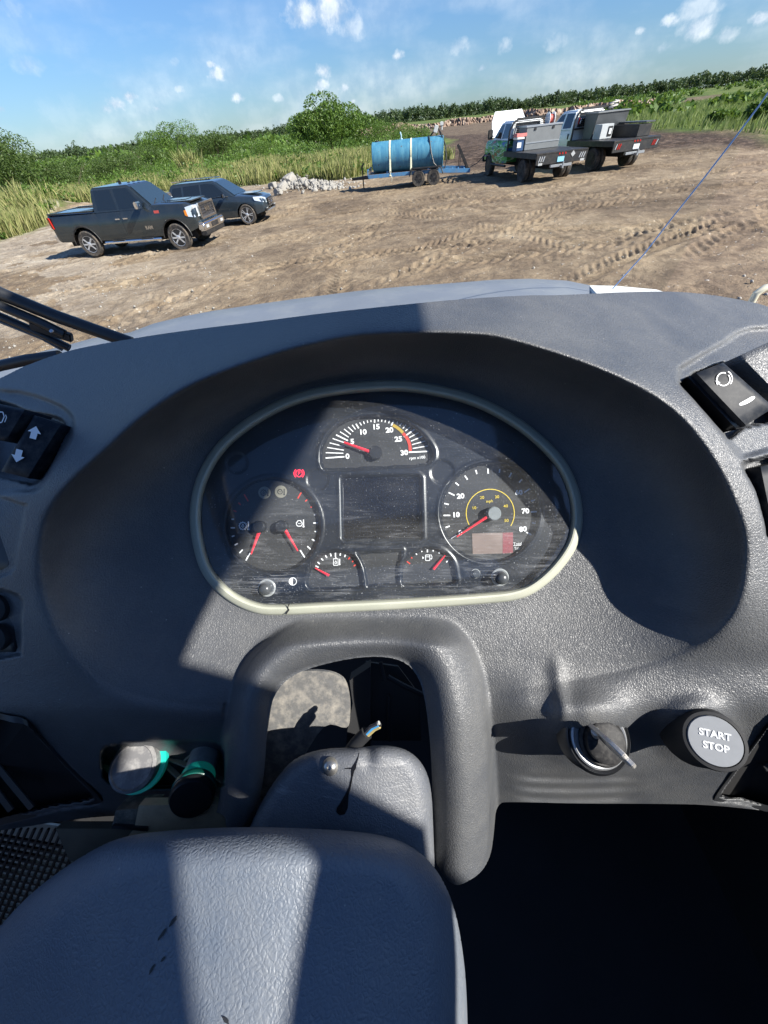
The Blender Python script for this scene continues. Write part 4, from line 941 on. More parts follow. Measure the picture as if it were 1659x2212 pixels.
# edge of the vegetation on the left and behind the trucks
VEG = np.concatenate([np.array([(-60., 6.)]), gp((-60,535),(0,520),(60,505),(120,478),(190,450),(300,425),(420,410),(560,400),(600,392),(700,390),(760,384),(830,360),(905,345),(950,325),(985,302),(905,290),(893,284)), np.array([(-400., 420.), (-400., 6.)])])
DARK = np.concatenate([gp((900,292),(1000,289),(1100,286),(1380,272),(1659,284),(1700,300),(1659,318),(1500,318),(1380,325),(1240,345),(1100,360),(1035,365),(960,352),(905,350),(985,310))])
RVEG = np.concatenate([gp((1378,276),(1450,277),(1560,283),(1659,292),(1800,310)), np.array([(160., 30.), (500., 60.), (500., 420.)]), gp((1300,238))])
def rise(X, Y):
    """far terrain: the eroded bank and the raised grassland to the right"""
    r = np.hypot(X, Y); az = np.degrees(np.arctan2(X, Y))
    h = 0.9 * sst(195, 205, r) * sst(-2, 3, az)
    h = h + 1.0 * sst(150, 420, r) * sst(20, 40, az)
    return h
def ground_h(X, Y, fine=True):
    r = np.hypot(X, Y)
    h = SL * (np.clip(X, -40, 25) + 9) * (1 - .8 * sst(60, 160, r)) + rise(X, Y)
    v = sdf(VEG, X, Y)
    h = h + .12 * fbm(X / 6, Y / 6, 3) * sst(10, 25, r) + .25 * sst(0, 6, v) * (.5 + fbm(X / 5, Y / 5, 3))
    # spoil heap by the left edge
    g0 = G(60, 480); h = h + 1.0 * np.exp(-(((X - g0.x) / 4.5) ** 2 + ((Y - g0.y - 1.5) / 2.2) ** 2)) * (1 + .5 * fbm(X / 1.2, Y / 1.2, 3))
    if fine:
        lot = 1 - sst(-1, 2, v)
        f = (fbm(X / .9, Y / .9, 4) * .055 + np.abs(fbm(X / .22, Y / .22, 3)) * .030 * np.clip(.5 + 1.5 * fbm(X / 3.5, Y / 3.5, 3), 0, 1.3)) * lot
        # ridged mud thrown up by tyres: several curving track sets with chevron lugs
        rng2 = np.random.default_rng(3)
        tr = np.zeros_like(X)
        for k in range(70):
            cx_, cy_ = rng2.uniform(-25, 40), rng2.uniform(-35, 10); Rr = rng2.uniform(22, 60); wd = rng2.uniform(.28, .5)
            if k < 8: cx_, cy_, Rr = rng2.uniform(-8, 12), rng2.uniform(-60, -30), rng2.uniform(46, 78)
            dd = np.hypot(X - cx_, Y - cy_) - Rr; ang = np.arctan2(Y - cy_, X - cx_) * Rr
            m = np.exp(-(dd / wd) ** 6)
            if not m.any(): continue
            lug = np.sin((ang + np.abs(dd) * (1.3 if k % 3 else -.9) + .10 * fbm(X / .5, Y / .5, 2)) * 2 * np.pi / rng2.uniform(.24, .46))
            fade = np.clip(.30 + 1.9 * fbm(X / 3 + k, Y / 3, 3), 0, 1)
            tr = tr + .72 * m * fade * (-.035 + .034 * np.clip(lug * 1.6, -1, 1)) + .03 * np.exp(-((np.abs(dd) - wd * 1.15) / .10) ** 2) * fade * (1 + fbm(X / .3, Y / .3, 2))
        f = f + tr * lot
        dk = sst(-2, 2, sdf(DARK, X, Y)); f = f + dk * (.10 * fbm(X / 1.5, Y / 1.5, 4))
        h = h + f * (1 - sst(60, 120, r))
    return h
def hz(x, y, fine=False): return float(ground_h(np.array([float(x)]), np.array([float(y)]), fine)[0])
rs = np.concatenate([[1.0, 3., 5.], np.exp(np.linspace(math.log(7), math.log(60), 620)), np.exp(np.linspace(math.log(61), math.log(5500), 110))])
az = np.concatenate([np.arange(-180, -64, 6.), np.linspace(-62, 62, 980), np.arange(66, 180, 6.)])
RR_, AA = np.meshgrid(rs, np.radians(az), indexing='ij')
X, Y = RR_ * np.sin(AA), RR_ * np.cos(AA)
Z = ground_h(X, Y)
nr, na = X.shape; I = np.arange(nr * na).reshape(nr, na)
a, b, c, d = I[:-1], I[1:], I[1:], I[:-1]
Q = np.stack([I[:-1], np.roll(I, -1, 1)[:-1], np.roll(I, -1, 1)[1:], I[1:]], -1).reshape(-1, 4)
mg_ = bpy.data.materials.new('trampled sandy soil'); mg_.use_nodes = True; t = mg_.node_tree; p = t.nodes['Principled BSDF']
vc = N(t, 'ShaderNodeVertexColor'); vc.layer_name = 'soil'; sc_ = N(t, 'ShaderNodeSeparateColor'); L(t, vc.outputs[0], sc_.inputs[0])
tcx = t.nodes.new('ShaderNodeTexCoord').outputs['Object']
def tn(scale, det=6, rough=.6, vec=None, dist=0):
    n = N(t, 'ShaderNodeTexNoise'); n.inputs['Scale'].default_value = scale; n.inputs['Detail'].default_value = det; n.inputs['Roughness'].default_value = rough; n.inputs['Distortion'].default_value = dist; L(t, vec or tcx, n.inputs['Vector']); return n.outputs[0]
big = tn(.22, 8, .7, dist=.6); mid = tn(1.7, 8, .75); fine = tn(11, 5, .7)
base = ramp(t, math_(t, 'ADD', math_(t, 'MULTIPLY', big, .55), math_(t, 'MULTIPLY', mid, .45)), [(.37, (.050, .035, .023)), (.45, (.125, .090, .060)), (.53, (.225, .168, .108)), (.64, (.36, .285, .19))])
base = mix(t, math_(t, 'MULTIPLY', fine, .40), base, (.27, .20, .135))
peb = N(t, 'ShaderNodeTexVoronoi'); peb.inputs['Scale'].default_value = 5; L(t, tcx, peb.inputs['Vector'])
pm = math_(t, 'MULTIPLY', math_(t, 'LESS_THAN', peb.outputs['Distance'], .13), math_(t, 'GREATER_THAN', mid, .5))
base = mix(t, math_(t, 'MULTIPLY', pm, .7), base, (.48, .43, .36))
dark = ramp(t, mid, [(.36, (.026, .017, .012)), (.5, (.060, .040, .028)), (.62, (.16, .11, .078))])
gras = ramp(t, tn(.15, 7, .65), [(.38, (.045, .075, .014)), (.5, (.085, .12, .025)), (.62, (.16, .17, .05))])
pale = ramp(t, mid, [(.4, (.34, .28, .21)), (.6, (.50, .44, .36))])
c1 = mix(t, sc_.outputs[0], base, dark); c2 = mix(t, sc_.outputs[1], c1, gras); c3 = mix(t, sc_.outputs[2], c2, pale)
L(t, c3, p.inputs['Base Color']); p.inputs['Roughness'].default_value = .9; p.inputs['Specular IOR Level'].default_value = .2
bu = N(t, 'ShaderNodeBump'); bu.inputs['Strength'].default_value = .9; bu.inputs['Distance'].default_value = .08
L(t, math_(t, 'ADD', math_(t, 'MULTIPLY', tn(6, 8, .7), 1.0), math_(t, 'MULTIPLY', tn(28, 4, .7), .35)), bu.inputs['Height']); L(t, bu.outputs[0], p.inputs['Normal'])
gro = npmesh('ground', np.stack([X.ravel(), Y.ravel(), Z.ravel()], 1), Q, mg_, None, True); tag(gro, kind='structure')
dk = sst(-3, 2, sdf(DARK, X, Y) + 2.5 * fbm(X / 3, Y / 3, 3)); dk = np.maximum(dk, sst(45, 60, np.hypot(X, Y)) * .6 * (np.degrees(AA) > 0))
gv = np.maximum(sst(-.6, .8, sdf(VEG, X, Y) + .9 * fbm(X / 1.1, Y / 1.1, 3)), sst(-2, 3, sdf(RVEG, X, Y) + 5 * fbm(X / 9, Y / 9, 3)))
gv = np.maximum(gv, sst(200, 210, np.hypot(X, Y)))
gh = G(60, 485); heap = np.exp(-(((X - gh.x) / 4.2) ** 2 + ((Y - gh.y - .6) / 1.6) ** 2)); gv = gv * (1 - sst(.3, .6, heap) * .8)
pl_ = .75 * np.exp(-((sdf(VEG, X, Y) + 1.2) / 1.6) ** 2) * (fbm(X / 1.5, Y / 1.5, 3) > 0) * (X < 2) * (np.hypot(X, Y) < 40)
pl_ = np.maximum(pl_, .9 * (np.abs(np.hypot(X, Y) - 200) < 5) * (np.degrees(AA) > 3) * (np.degrees(AA) < 30) * (fbm(X / 8, Y / 8, 2) > -.1))
q0 = G(120, 560); pl_ = np.maximum(pl_, .45 * sst(-2, -12, X) * (fbm(X / 1.8, Y / 1.8, 4) > -.12))
pl_ = np.maximum(pl_, .8 * np.exp(-((X - q0.x) / 5) ** 2 - ((Y - q0.y) / 1.2) ** 2) * (.4 + fbm(X / .7, Y / .7, 3) > .2))
at_ = gro.data.color_attributes.new('soil', 'FLOAT_COLOR', 'POINT')
at_.data.foreach_set('color', np.stack([dk.ravel(), gv.ravel(), np.clip(pl_, 0, 1).ravel(), np.ones(dk.size)], 1).astype(np.float32).ravel())

# stones strewn over the lot: too many to count
def rocks(name, P, s0, s1, m, kind='stuff', label=None, cat=None, seed=1):
    r = np.random.default_rng(seed); ico = bmesh.new(); bmesh.ops.create_icosphere(ico, subdivisions=1, radius=1); iv = np.array([v.co[:] for v in ico.verts]); it = np.array([[v.index for v in f.verts] for f in ico.faces]); ico.free()
    n = len(P); s = r.uniform(0, 1, n) ** 3 * (s1 - s0) + s0
    V = iv[None] * (1 + r.uniform(-.3, .3, (n, len(iv), 1))) * (s[:, None, None] * r.uniform(.6, 1.2, (n, 1, 3)))
    V = V + P[:, None]; Qs = (it[None] + (np.arange(n) * len(iv))[:, None, None]).reshape(-1, 3)
    o = npmesh(name, V.reshape(-1, 3), Qs, m); tag(o, label, cat, kind=kind); return o
M_rock = mat('pale limestone', (.27, .25, .22), .85, var=.35, vscale=12, bump=.6, bscale=20, bdist=.02)
r_ = np.random.default_rng(5)
px_ = r_.uniform(-60, 1700, 5200); py_ = r_.uniform(395, 800, 5200) ** 1 
g_ = np.array([[v for v in G(x, y)] for x, y in zip(px_, py_)]); k_ = (sdf(VEG, g_[:, 0], g_[:, 1]) < 0) & (g_[:, 1] < 45) & (r_.random(5200) < np.where((px_ < 500), .75, .16)); g_ = g_[k_]
g_[:, 2] = ground_h(g_[:, 0], g_[:, 1]) 
rocks('pebbles', g_, .008, .042, M_rock, label='small pale stones strewn over the dirt lot', cat='stones')

# ================================================================== VEGETATION
def leafmat(name, c0, c1, rough=.5, trans=.35):
    m = bpy.data.materials.new(name); m.use_nodes = True; t = m.node_tree; t.nodes.clear()
    ge = N(t, 'ShaderNodeNewGeometry'); c = ramp(t, ge.outputs['Random Per Island'], [(0, c0), (.5, tuple((a + b) / 2 for a, b in zip(c0, c1))), (1, c1)])
    d = N(t, 'ShaderNodeBsdfPrincipled'); L(t, c, d.inputs['Base Color']); d.inputs['Roughness'].default_value = rough; d.inputs['Specular IOR Level'].default_value = .35
    tl = N(t, 'ShaderNodeBsdfTranslucent'); L(t, mix(t, .5, c, (.16, .22, .03)), tl.inputs[0])
    mx = N(t, 'ShaderNodeMixShader'); mx.inputs[0].default_value = trans; L(t, d.outputs[0], mx.inputs[1]); L(t, tl.outputs[0], mx.inputs[2])
    o = N(t, 'ShaderNodeOutputMaterial'); L(t, mx.outputs[0], o.inputs[0]); return m
M_leaf = leafmat('broad green leaves', (.050, .105, .016), (.13, .21, .035))
M_leafd = leafmat('dark leaves', (.045, .080, .020), (.10, .15, .035))
M_grass = leafmat('long grass', (.17, .21, .06), (.42, .38, .17), trans=.35)
M_far = leafmat('far wood leaves', (.035, .060, .025), (.08, .12, .045), trans=.2)
M_bark = mat('bark', (.11, .085, .06), .8, var=.3, vscale=30)
def leaves(name, P, size, m, parent=None, seed=0, up=.3, asp=.45, loc=(0, 0, 0)):
    """P (n,3) leaf centres; each leaf a quad of its own"""
    r = np.random.default_rng(seed); n = len(P)
    d = r.normal(size=(n, 3)); d[:, 2] += up; d /= np.linalg.norm(d, axis=1)[:, None]
    e = np.cross(d, r.normal(size=(n, 3))); e /= np.linalg.norm(e, axis=1)[:, None] + 1e-9
    s = (size * r.uniform(.6, 1.4, n))[:, None]
    V = np.stack([P - d * s * .5, P + e * s * asp * .5, P + d * s * .5, P - e * s * asp * .5], 1).reshape(-1, 3) - np.array(loc)
    return npmesh(name, V, np.arange(4 * n).reshape(n, 4), m, parent)
def crown_pts(c, rad, n, seed, lobes=14):
    """leaf positions on the skins of many lobes, so the crown has clumps and gaps"""
    r = np.random.default_rng(seed); L_ = r.normal(size=(lobes, 3)); L_ /= np.linalg.norm(L_, axis=1)[:, None]; L_[:, 2] = np.abs(L_[:, 2]) * 1.1 - .25
    L_ = L_ * r.uniform(.35, .85, (lobes, 1)); lr = r.uniform(.24, .46, lobes)
    k = r.integers(0, lobes, n); q = r.normal(size=(n, 3)); q /= np.linalg.norm(q, axis=1)[:, None]
    p = L_[k] + q * (lr[k] * r.uniform(.55, 1.08, n) ** .5)[:, None]
    p = p[p[:, 2] > -.55]
    return np.array(c) + p * np.array(rad)
def bush(px, py, wpx, hpx, n, size, m, label, name='shrub', seed=1, group=None, lobes=16, dy=0):
    """a shrub whose foot stands at photo point (px, py), wpx wide and hpx high in photo units"""
    g = G(px, py); dep = (g - CAM).dot(FWD); w = wpx * dep / F; h = hpx * dep / F / 1.37
    z = hz(g.x, g.y); o = empty(name, (g.x, g.y, z), 0, label, 'shrub' if name == 'shrub' else 'tree', group)
    P = crown_pts((0, 0, h * .48), (w * .62, w * .5, h * .62), n, seed, lobes); P = P[P[:, 2] > -.05]
    leaves('foliage', P, size, m, o, seed)
    b = MB(); r = random.Random(seed)
    for k in range(7):
        a = r.uniform(0, 6.28); b.tube([(0.1 * math.cos(a), .1 * math.sin(a), -.1), (w * .12 * math.cos(a), w * .12 * math.sin(a), h * .35), (w * .3 * math.cos(a), w * .3 * math.sin(a), h * .75)], .05, 6, r2=.012)
    b.build('stem', M_bark, o); return o
bush(728, 338, 150, 118, 17000, .30, M_leaf, 'big round dense green bush standing alone behind the blue tank', seed=3, lobes=22)
bush(30, 440, 190, 150, 20000, .24, M_leafd, 'large dark green bush at the left edge of the photo', seed=4, lobes=26)
bush(385, 360, 110, 88, 9000, .28, M_leaf, 'upright leafy bush rising behind the parked dark wagon', seed=5)
bush(478, 360, 95, 70, 6000, .26, M_leafd, 'rounded darker shrub right of the leafy bush', seed=6)
bush(170, 420, 130, 78, 9000, .18, M_leafd, 'soft feathery shrub behind the pickup bed', seed=7)
bush(265, 400, 130, 72, 9000, .18, M_leafd, 'soft feathery shrub behind the pickup cab', seed=8)
bush(330, 372, 90, 55, 4500, .2, M_leafd, 'low shrub between two taller bushes left of centre', seed=18)
bush(575, 352, 90, 46, 3500, .15, M_leaf, 'small light green shrub left of the big round bush', seed=9)
bush(842, 325, 110, 62, 6000, .14, M_leaf, 'spreading pale shrub just right of the big round bush', seed=10)
bush(905, 318, 60, 42, 2600, .14, M_leaf, 'small shrub at the right end of the green strip', seed=19)
bush(1640, 262, 70, 44, 3500, .30, M_leaf, 'silvery green shrub at the far right edge of the lot', seed=20)
bush(1560, 262, 60, 30, 2500, .30, M_leaf, 'low green shrub near the far right edge', seed=21)
# low scrub filling the strip: nobody could count it
def scatter_px(n, fx, fy, seed):
    r = np.random.default_rng(seed); return [G(fx(r), fy(r)) for _ in range(n)]
def region(poly, n, x0, x1, y0, y1, seed):
    r = np.random.default_rng(seed); X = r.uniform(x0, x1, n); Y = r.uniform(y0, y1, n); k = sdf(poly, X, Y) > .2; return X[k], Y[k]
Xs, Ys = region(VEG, 2600, -70, 12, 18, 110, 31)
keep = (Ys > 31) | (Xs < -16); Xs, Ys = Xs[keep], Ys[keep]; P = []
for i, (x, y) in enumerate(zip(Xs, Ys)):
    s = rng.uniform(.5, 1.25) * (1 + .4 * (y > 50)); 
    c = crown_pts((x, y, hz(x, y) + s * .35), (s * 1.1, s * 1.1, s * .9), 70 if y < 60 else 40, i, 7); P.append(c)
P = np.concatenate(P); o = leaves('scrub', P, .24, M_leaf, seed=5); tag(o, 'mixed low scrub filling the green strip behind the parked vehicles', 'scrub', kind='stuff')
# grass blades
def grass(name, X, Y, h0, h1, w, m, seed, label, bend=.35):
    r = np.random.default_rng(seed); n = len(X); Z = ground_h(X, Y, False) - .03; h = r.uniform(h0, h1, n) * (.75 + .6 * np.clip(.5 + fbm(X / 2.5, Y / 2.5, 2), 0, 1)); a = r.uniform(0, 6.283, n); b = r.uniform(.1, bend, n) * h; t = r.uniform(0, 6.283, n)
    dx, dy = np.cos(a) * w / 2, np.sin(a) * w / 2; bx_, by_ = np.cos(t) * b, np.sin(t) * b
    V = np.stack([np.stack([X - dx, Y - dy, Z], 1), np.stack([X + dx, Y + dy, Z], 1), np.stack([X + dx * .7 + bx_ * .35, Y + dy * .7 + by_ * .35, Z + h * .6], 1), np.stack([X + bx_, Y + by_, Z + h], 1)], 1).reshape(-1, 3)
    o = npmesh(name, V, np.arange(4 * n).reshape(n, 4), m); tag(o, label, 'grass', kind='stuff'); return o
X1, Y1 = region(VEG, 420000, -45, 9, 16, 62, 41); kk = rng.random(len(X1)) < np.clip(.25 + 1.6 * (fbm(X1 / 2.2, Y1 / 2.2, 3) + .25), 0, 1) * np.clip(1.6 - Y1 / 60, .3, 1); X1, Y1 = X1[kk], Y1[kk]
grass('long_grass', X1[:150000], Y1[:150000], .35, 1.15, .035, M_grass, 42, 'long yellow green grass along the left side of the lot')
X2, Y2 = region(RVEG, 200000, 20, 150, 30, 150, 43); M_field = leafmat('field grass', (.10, .16, .04), (.26, .29, .11), trans=.35)
grass('field_grass', X2[:70000], Y2[:70000], .2, .75, .10, M_field, 44, 'rough grass field beyond the lot on the right')
def tuft(px, py, hpx, n, label, nm='grass_clump', wd=.06, spread=.5):
    g = G(px, py); dep = (g - CAM).dot(FWD); h = hpx * dep / F / 1.37; r = np.random.default_rng(int(px)); z = hz(g.x, g.y); o = empty(nm, (g.x, g.y, z), 0, label, 'grass clump')
    V = []; 
    for i in range(n):
        a = r.uniform(0, 6.283); x, y = r.normal(0, spread * .35, 2); L_ = h * r.uniform(.7, 1.1); b = r.uniform(.15, .6) * L_; c, s_ = math.cos(a), math.sin(a); t2 = a + 1.57
        dx, dy = math.cos(t2) * wd / 2, math.sin(t2) * wd / 2
        p0 = (x, y, -.05); p1 = (x + c * b * .25, y + s_ * b * .25, L_ * .6); p2 = (x + c * b, y + s_ * b, L_ * .95)
        V += [(p0[0] - dx, p0[1] - dy, p0[2]), (p0[0] + dx, p0[1] + dy, p0[2]), (p1[0] + dx, p1[1] + dy, p1[2]), (p1[0] - dx, p1[1] - dy, p1[2]), (p1[0] - dx, p1[1] - dy, p1[2]), (p1[0] + dx, p1[1] + dy, p1[2]), p2, p2]
    V = np.array(V, float); n8 = len(V) // 4; npmesh('blades', V, np.arange(len(V)).reshape(n8, 4), M_grass, o); return o
tuft(415, 388, 62, 260, 'tall arching cane grass clump behind the dark wagon', wd=.09, spread=1.8)
tuft(965, 345, 30, 120, 'fresh green weed clump on the dark soil right of the tank', spread=.8)

# far wood: reads as one mass
def wood():
    r = np.random.default_rng(77); P = []
    for azd in np.arange(-48, 66, .16):
        D = 560 + 60 * fbm(np.array([azd * .11]), np.array([2.]), 2)[0] + r.uniform(-25, 25)
        for row in range(2):
            d = D + row * 25 + r.uniform(-8, 8); a = math.radians(azd + r.uniform(-.1, .1)); x, y = d * math.sin(a), d * math.cos(a); h = r.uniform(6.0, 10.5) * (1 + .35 * fbm(np.array([azd * .5]), np.array([5.]), 3)[0]) ; wd = r.uniform(2.2, 3.6)
            z = hz(x, y); P.append(crown_pts((x, y, z + h * .52), (wd * 1.25, wd * 1.25, h * .56), 170, int(azd * 100) + row + 9999, 9)); P.append(np.stack([x + r.uniform(-2.4, 2.4, 30), y + r.uniform(-3, 3, 30), z + r.uniform(-1, h * .4, 30)], 1))
    return np.concatenate(P)
o = leaves('far_wood', wood(), 1.25, M_far, seed=9, up=.2, asp=.7); tag(o, 'distant line of dark green woodland along the horizon', 'wood', kind='stuff')
# mid distance bushes between scrub and wood on the left
Pm = []; r = np.random.default_rng(88)
for i in range(420):
    a = math.radians(r.uniform(-50, 2)); d = r.uniform(95, 420); x, y = d * math.sin(a), d * math.cos(a); s = r.uniform(1.5, 3.2); Pm.append(crown_pts((x, y, hz(x, y) + s * .3), (s * 1.6, s * 1.6, s), 90, i + 300, 8))
for i in range(160):
    a = math.radians(r.uniform(24, 60)); d = r.uniform(90, 380); x, y = d * math.sin(a), d * math.cos(a); s = r.uniform(.8, 2.2); Pm.append(crown_pts((x, y, hz(x, y) + s * .3), (s * 1.6, s * 1.6, s), 70, i + 900, 8))
o = leaves('distant_bushes', np.concatenate(Pm), .8, M_leaf, seed=10, asp=.7); tag(o, 'distant bushes dotted over the open green land', 'bushes', kind='stuff')
# eroded bank of layered rock across the middle distance
def bank():
    r = np.random.default_rng(5); b = MB(); V, Fc = [], []
    azs = np.arange(1.5, 31, .12); rows = 7
    for i, a in enumerate(azs):
        D = 192 + 6 * fbm(np.array([a * .7]), np.array([1.]), 3)[0]; h = 1.7 + 1.0 * fbm(np.array([a * .5]), np.array([3.]), 3)[0]
        for j in range(rows):
            t = j / (rows - 1); rr = D + t * 4 + r.uniform(-.9, .9); x, y = rr * math.sin(math.radians(a)), rr * math.cos(math.radians(a)); V.append((x, y, hz(x * .9, y * .9) - .5 + (h + .6) * t + r.uniform(-.12, .12)))
    for i in range(len(azs) - 1):
        for j in range(rows - 1): Fc.append((i * rows + j, (i + 1) * rows + j, (i + 1) * rows + j + 1, i * rows + j + 1))
    m = bpy.data.materials.new('layered eroded rock'); m.use_nodes = True; t = m.node_tree; p = t.nodes['Principled BSDF']; tcx = t.nodes.new('ShaderNodeTexCoord').outputs['Object']
    mp = N(t, 'ShaderNodeMapping'); mp.inputs['Scale'].default_value = (1, 1, .35); L(t, tcx, mp.inputs[0]); n = N(t, 'ShaderNodeTexNoise'); n.inputs['Scale'].default_value = .8; n.inputs['Detail'].default_value = 7; L(t, mp.outputs[0], n.inputs['Vector'])
    L(t, ramp(t, n.outputs[0], [(.36, (.07, .045, .032)), (.47, (.20, .13, .09)), (.56, (.27, .19, .135)), (.68, (.38, .32, .25))]), p.inputs['Base Color']); p.inputs['Roughness'].default_value = .9
    o = meshobj('eroded_bank', V, Fc, m); tag(o, kind='structure')
bank()
# rubble heap between the wagon and the trailer, each boulder its own
rb = random.Random(4)
def boulder(px, py, s, sx, label, i):
    g = G(px, py); bm = bmesh.new(); bmesh.ops.create_icosphere(bm, subdivisions=3, radius=1)
    for v in bm.verts:
        n = fbm(np.array([v.co.x * 1.3 + i * 3.1]), np.array([v.co.y * 1.3 + v.co.z * 2.1 + i]), 4)[0]; v.co = v.co * (1 + .35 * n); v.co.x *= sx
        for ax_ in range(3): v.co[ax_] = max(-.78, min(.78, v.co[ax_] / max(sx, 1) if ax_ == 0 else v.co[ax_])) * (max(sx, 1) if ax_ == 0 else 1)
    me = bpy.data.meshes.new('boulder'); bm.to_mesh(me); bm.free(); me.materials.append(M_rock); o = bpy.data.objects.new('boulder', me); COL.objects.link(o)
    o.scale = (s, s * .8, s * .75); o.rotation_euler = (rb.uniform(-.3, .3), rb.uniform(-.3, .3), rb.uniform(0, 3)); o.location = (g.x, g.y, hz(g.x, g.y) + s * .45); tag(o, label, 'boulder', 'pale boulders in the rubble heap')
for i, (px, py, s, sx, lb) in enumerate([(628, 398, .62, 1.3, 'largest square grey boulder at the left end of the rubble heap'), (612, 412, .42, 1.5, 'long pale slab lying in front of the largest boulder'), (592, 380, .3, 1.1, 'brownish boulder at the top left of the rubble heap'),
    (655, 398, .40, 1.1, 'grey boulder just right of the largest one'), (640, 385, .3, .9, 'pointed pale rock standing on top of the rubble heap'), (603, 424, .34, 1.2, 'low white boulder nearest the parked wagon'), (680, 400, .28, 1.3, 'small pale boulder in the middle of the rubble heap'), (590, 408, .36, 1.2, 'pale boulder just behind the wagon bonnet')]):
    boulder(px, py, s, sx, lb, i)
P = []
for i in range(700):
    px, py = rb.gauss(672, 42), rb.gauss(400, 7); g = G(px, py); P.append((g.x, g.y, hz(g.x, g.y) + rb.uniform(0, .30) * math.exp(-((px - 650) / 50) ** 2)))
rocks('rubble', np.array(P), .05, .20, M_rock, label='broken pale rubble between the wagon and the blue trailer', cat='rubble', seed=8)
# ================================================================== VEHICLES (x forward, y to the left, z up, origin on the ground under the middle)
M_char = mat('charcoal metallic paint', (.035, .046, .052), .26, .6, coat=.9, dirt=(.16, .14, .11, .18), dscale=2.5)
M_navy = mat('dark blue grey paint', (.030, .045, .060), .28, .45, coat=.9, dirt=(.16, .14, .11, .15), dscale=2.5)
M_glass = mat('tinted window glass', (.010, .014, .018), .06, spec=.9)
M_wind = mat('windscreen tint', (.02, .035, .05), .05, spec=1.0)
M_chr = mat('bright chrome', (.75, .76, .78), .12, 1.0)
M_whl = mat('polished wheel', (.62, .63, .65), .3, .6)
M_alu = mat('checker aluminium', (.42, .43, .44), .38, .7, var=.12, vscale=12)
M_tyre = mat('dusty tyre rubber', (.035, .032, .030), .85, var=.4, vscale=10, dirt=(.22, .17, .12, .8), dscale=5)
M_vblk = mat('vehicle black trim', (.014, .014, .015), .5, dirt=(.15, .12, .09, .3), dscale=5)
M_red = mat('red tail lens', (.45, .015, .01), .2); M_amb = mat('amber lens', (.7, .22, .02), .2); M_lens = mat('clear lamp lens', (.65, .68, .70), .08, .5)
M_wht = mat('white truck paint', (.70, .71, .70), .3, coat=.5, dirt=(.35, .30, .24, .25), dscale=2)
M_plate = mat('licence plate', (.55, .58, .60), .4)
M_under = mat('underbody', (.010, .009, .008), .9)
def wheel(parent, x, y, r, wd, side, rimm, spokes=6, rr=.62, style='steel'):
    w = empty('wheel', (0, 0, 0)); w.parent = parent; w.location = (x, y, r)
    h = wd / 2
    MB().lathe([(r * rr, -h * .85), (r * .90, -h), (r * .985, -h * .72), (r, -h * .3), (r, h * .3), (r * .985, h * .72), (r * .90, h), (r * rr, h * .85)], (0, 0, 0), (0, 1, 0), 36).build('tyre', M_tyre, w, smooth=True)
    b = MB(); s = side
    b.lathe([(r * rr * 1.0, h * .86 * 1), (r * rr * .93, h * .80), (r * rr * .88, h * .45), (r * rr * .86, h * .1), (0, h * .1)], (0, 0, 0), (0, s, 0), 32)
    rim = b.build('rim', M_vblk, w, smooth=True); rim.data.set_sharp_from_angle(angle=R(30))
    b = MB()
    for k in range(spokes):
        a = 2 * math.pi * k / spokes; c, q = math.cos(a), math.sin(a)
        if style == 'alloy':
            for da in (-.16, .16):
                c2, q2 = math.cos(a + da), math.sin(a + da); b.beam((c * r * .10, s * h * .72, q * r * .10), (c2 * r * rr * .93, s * h * .80, q2 * r * rr * .93), r * .085, .03)
        else: b.beam((c * r * .12, s * h * .62, q * r * .12), (c * r * rr * .9, s * h * .66, q * r * rr * .9), r * .19, .05)
    b.lathe([(r * .24, h * .4), (r * .22, h * .80), (r * .10, h * 1.0), (0, h * 1.0)], (0, 0, 0), (0, s, 0), 20)
    b.lathe([(r * rr * .84, h * .70), (r * rr * 1.0, h * .90), (r * rr * 1.0, h * .84), (r * rr * .86, h * .64)], (0, 0, 0), (0, s, 0), 32)
    b.build('hub', rimm, w, smooth=False)
    return w
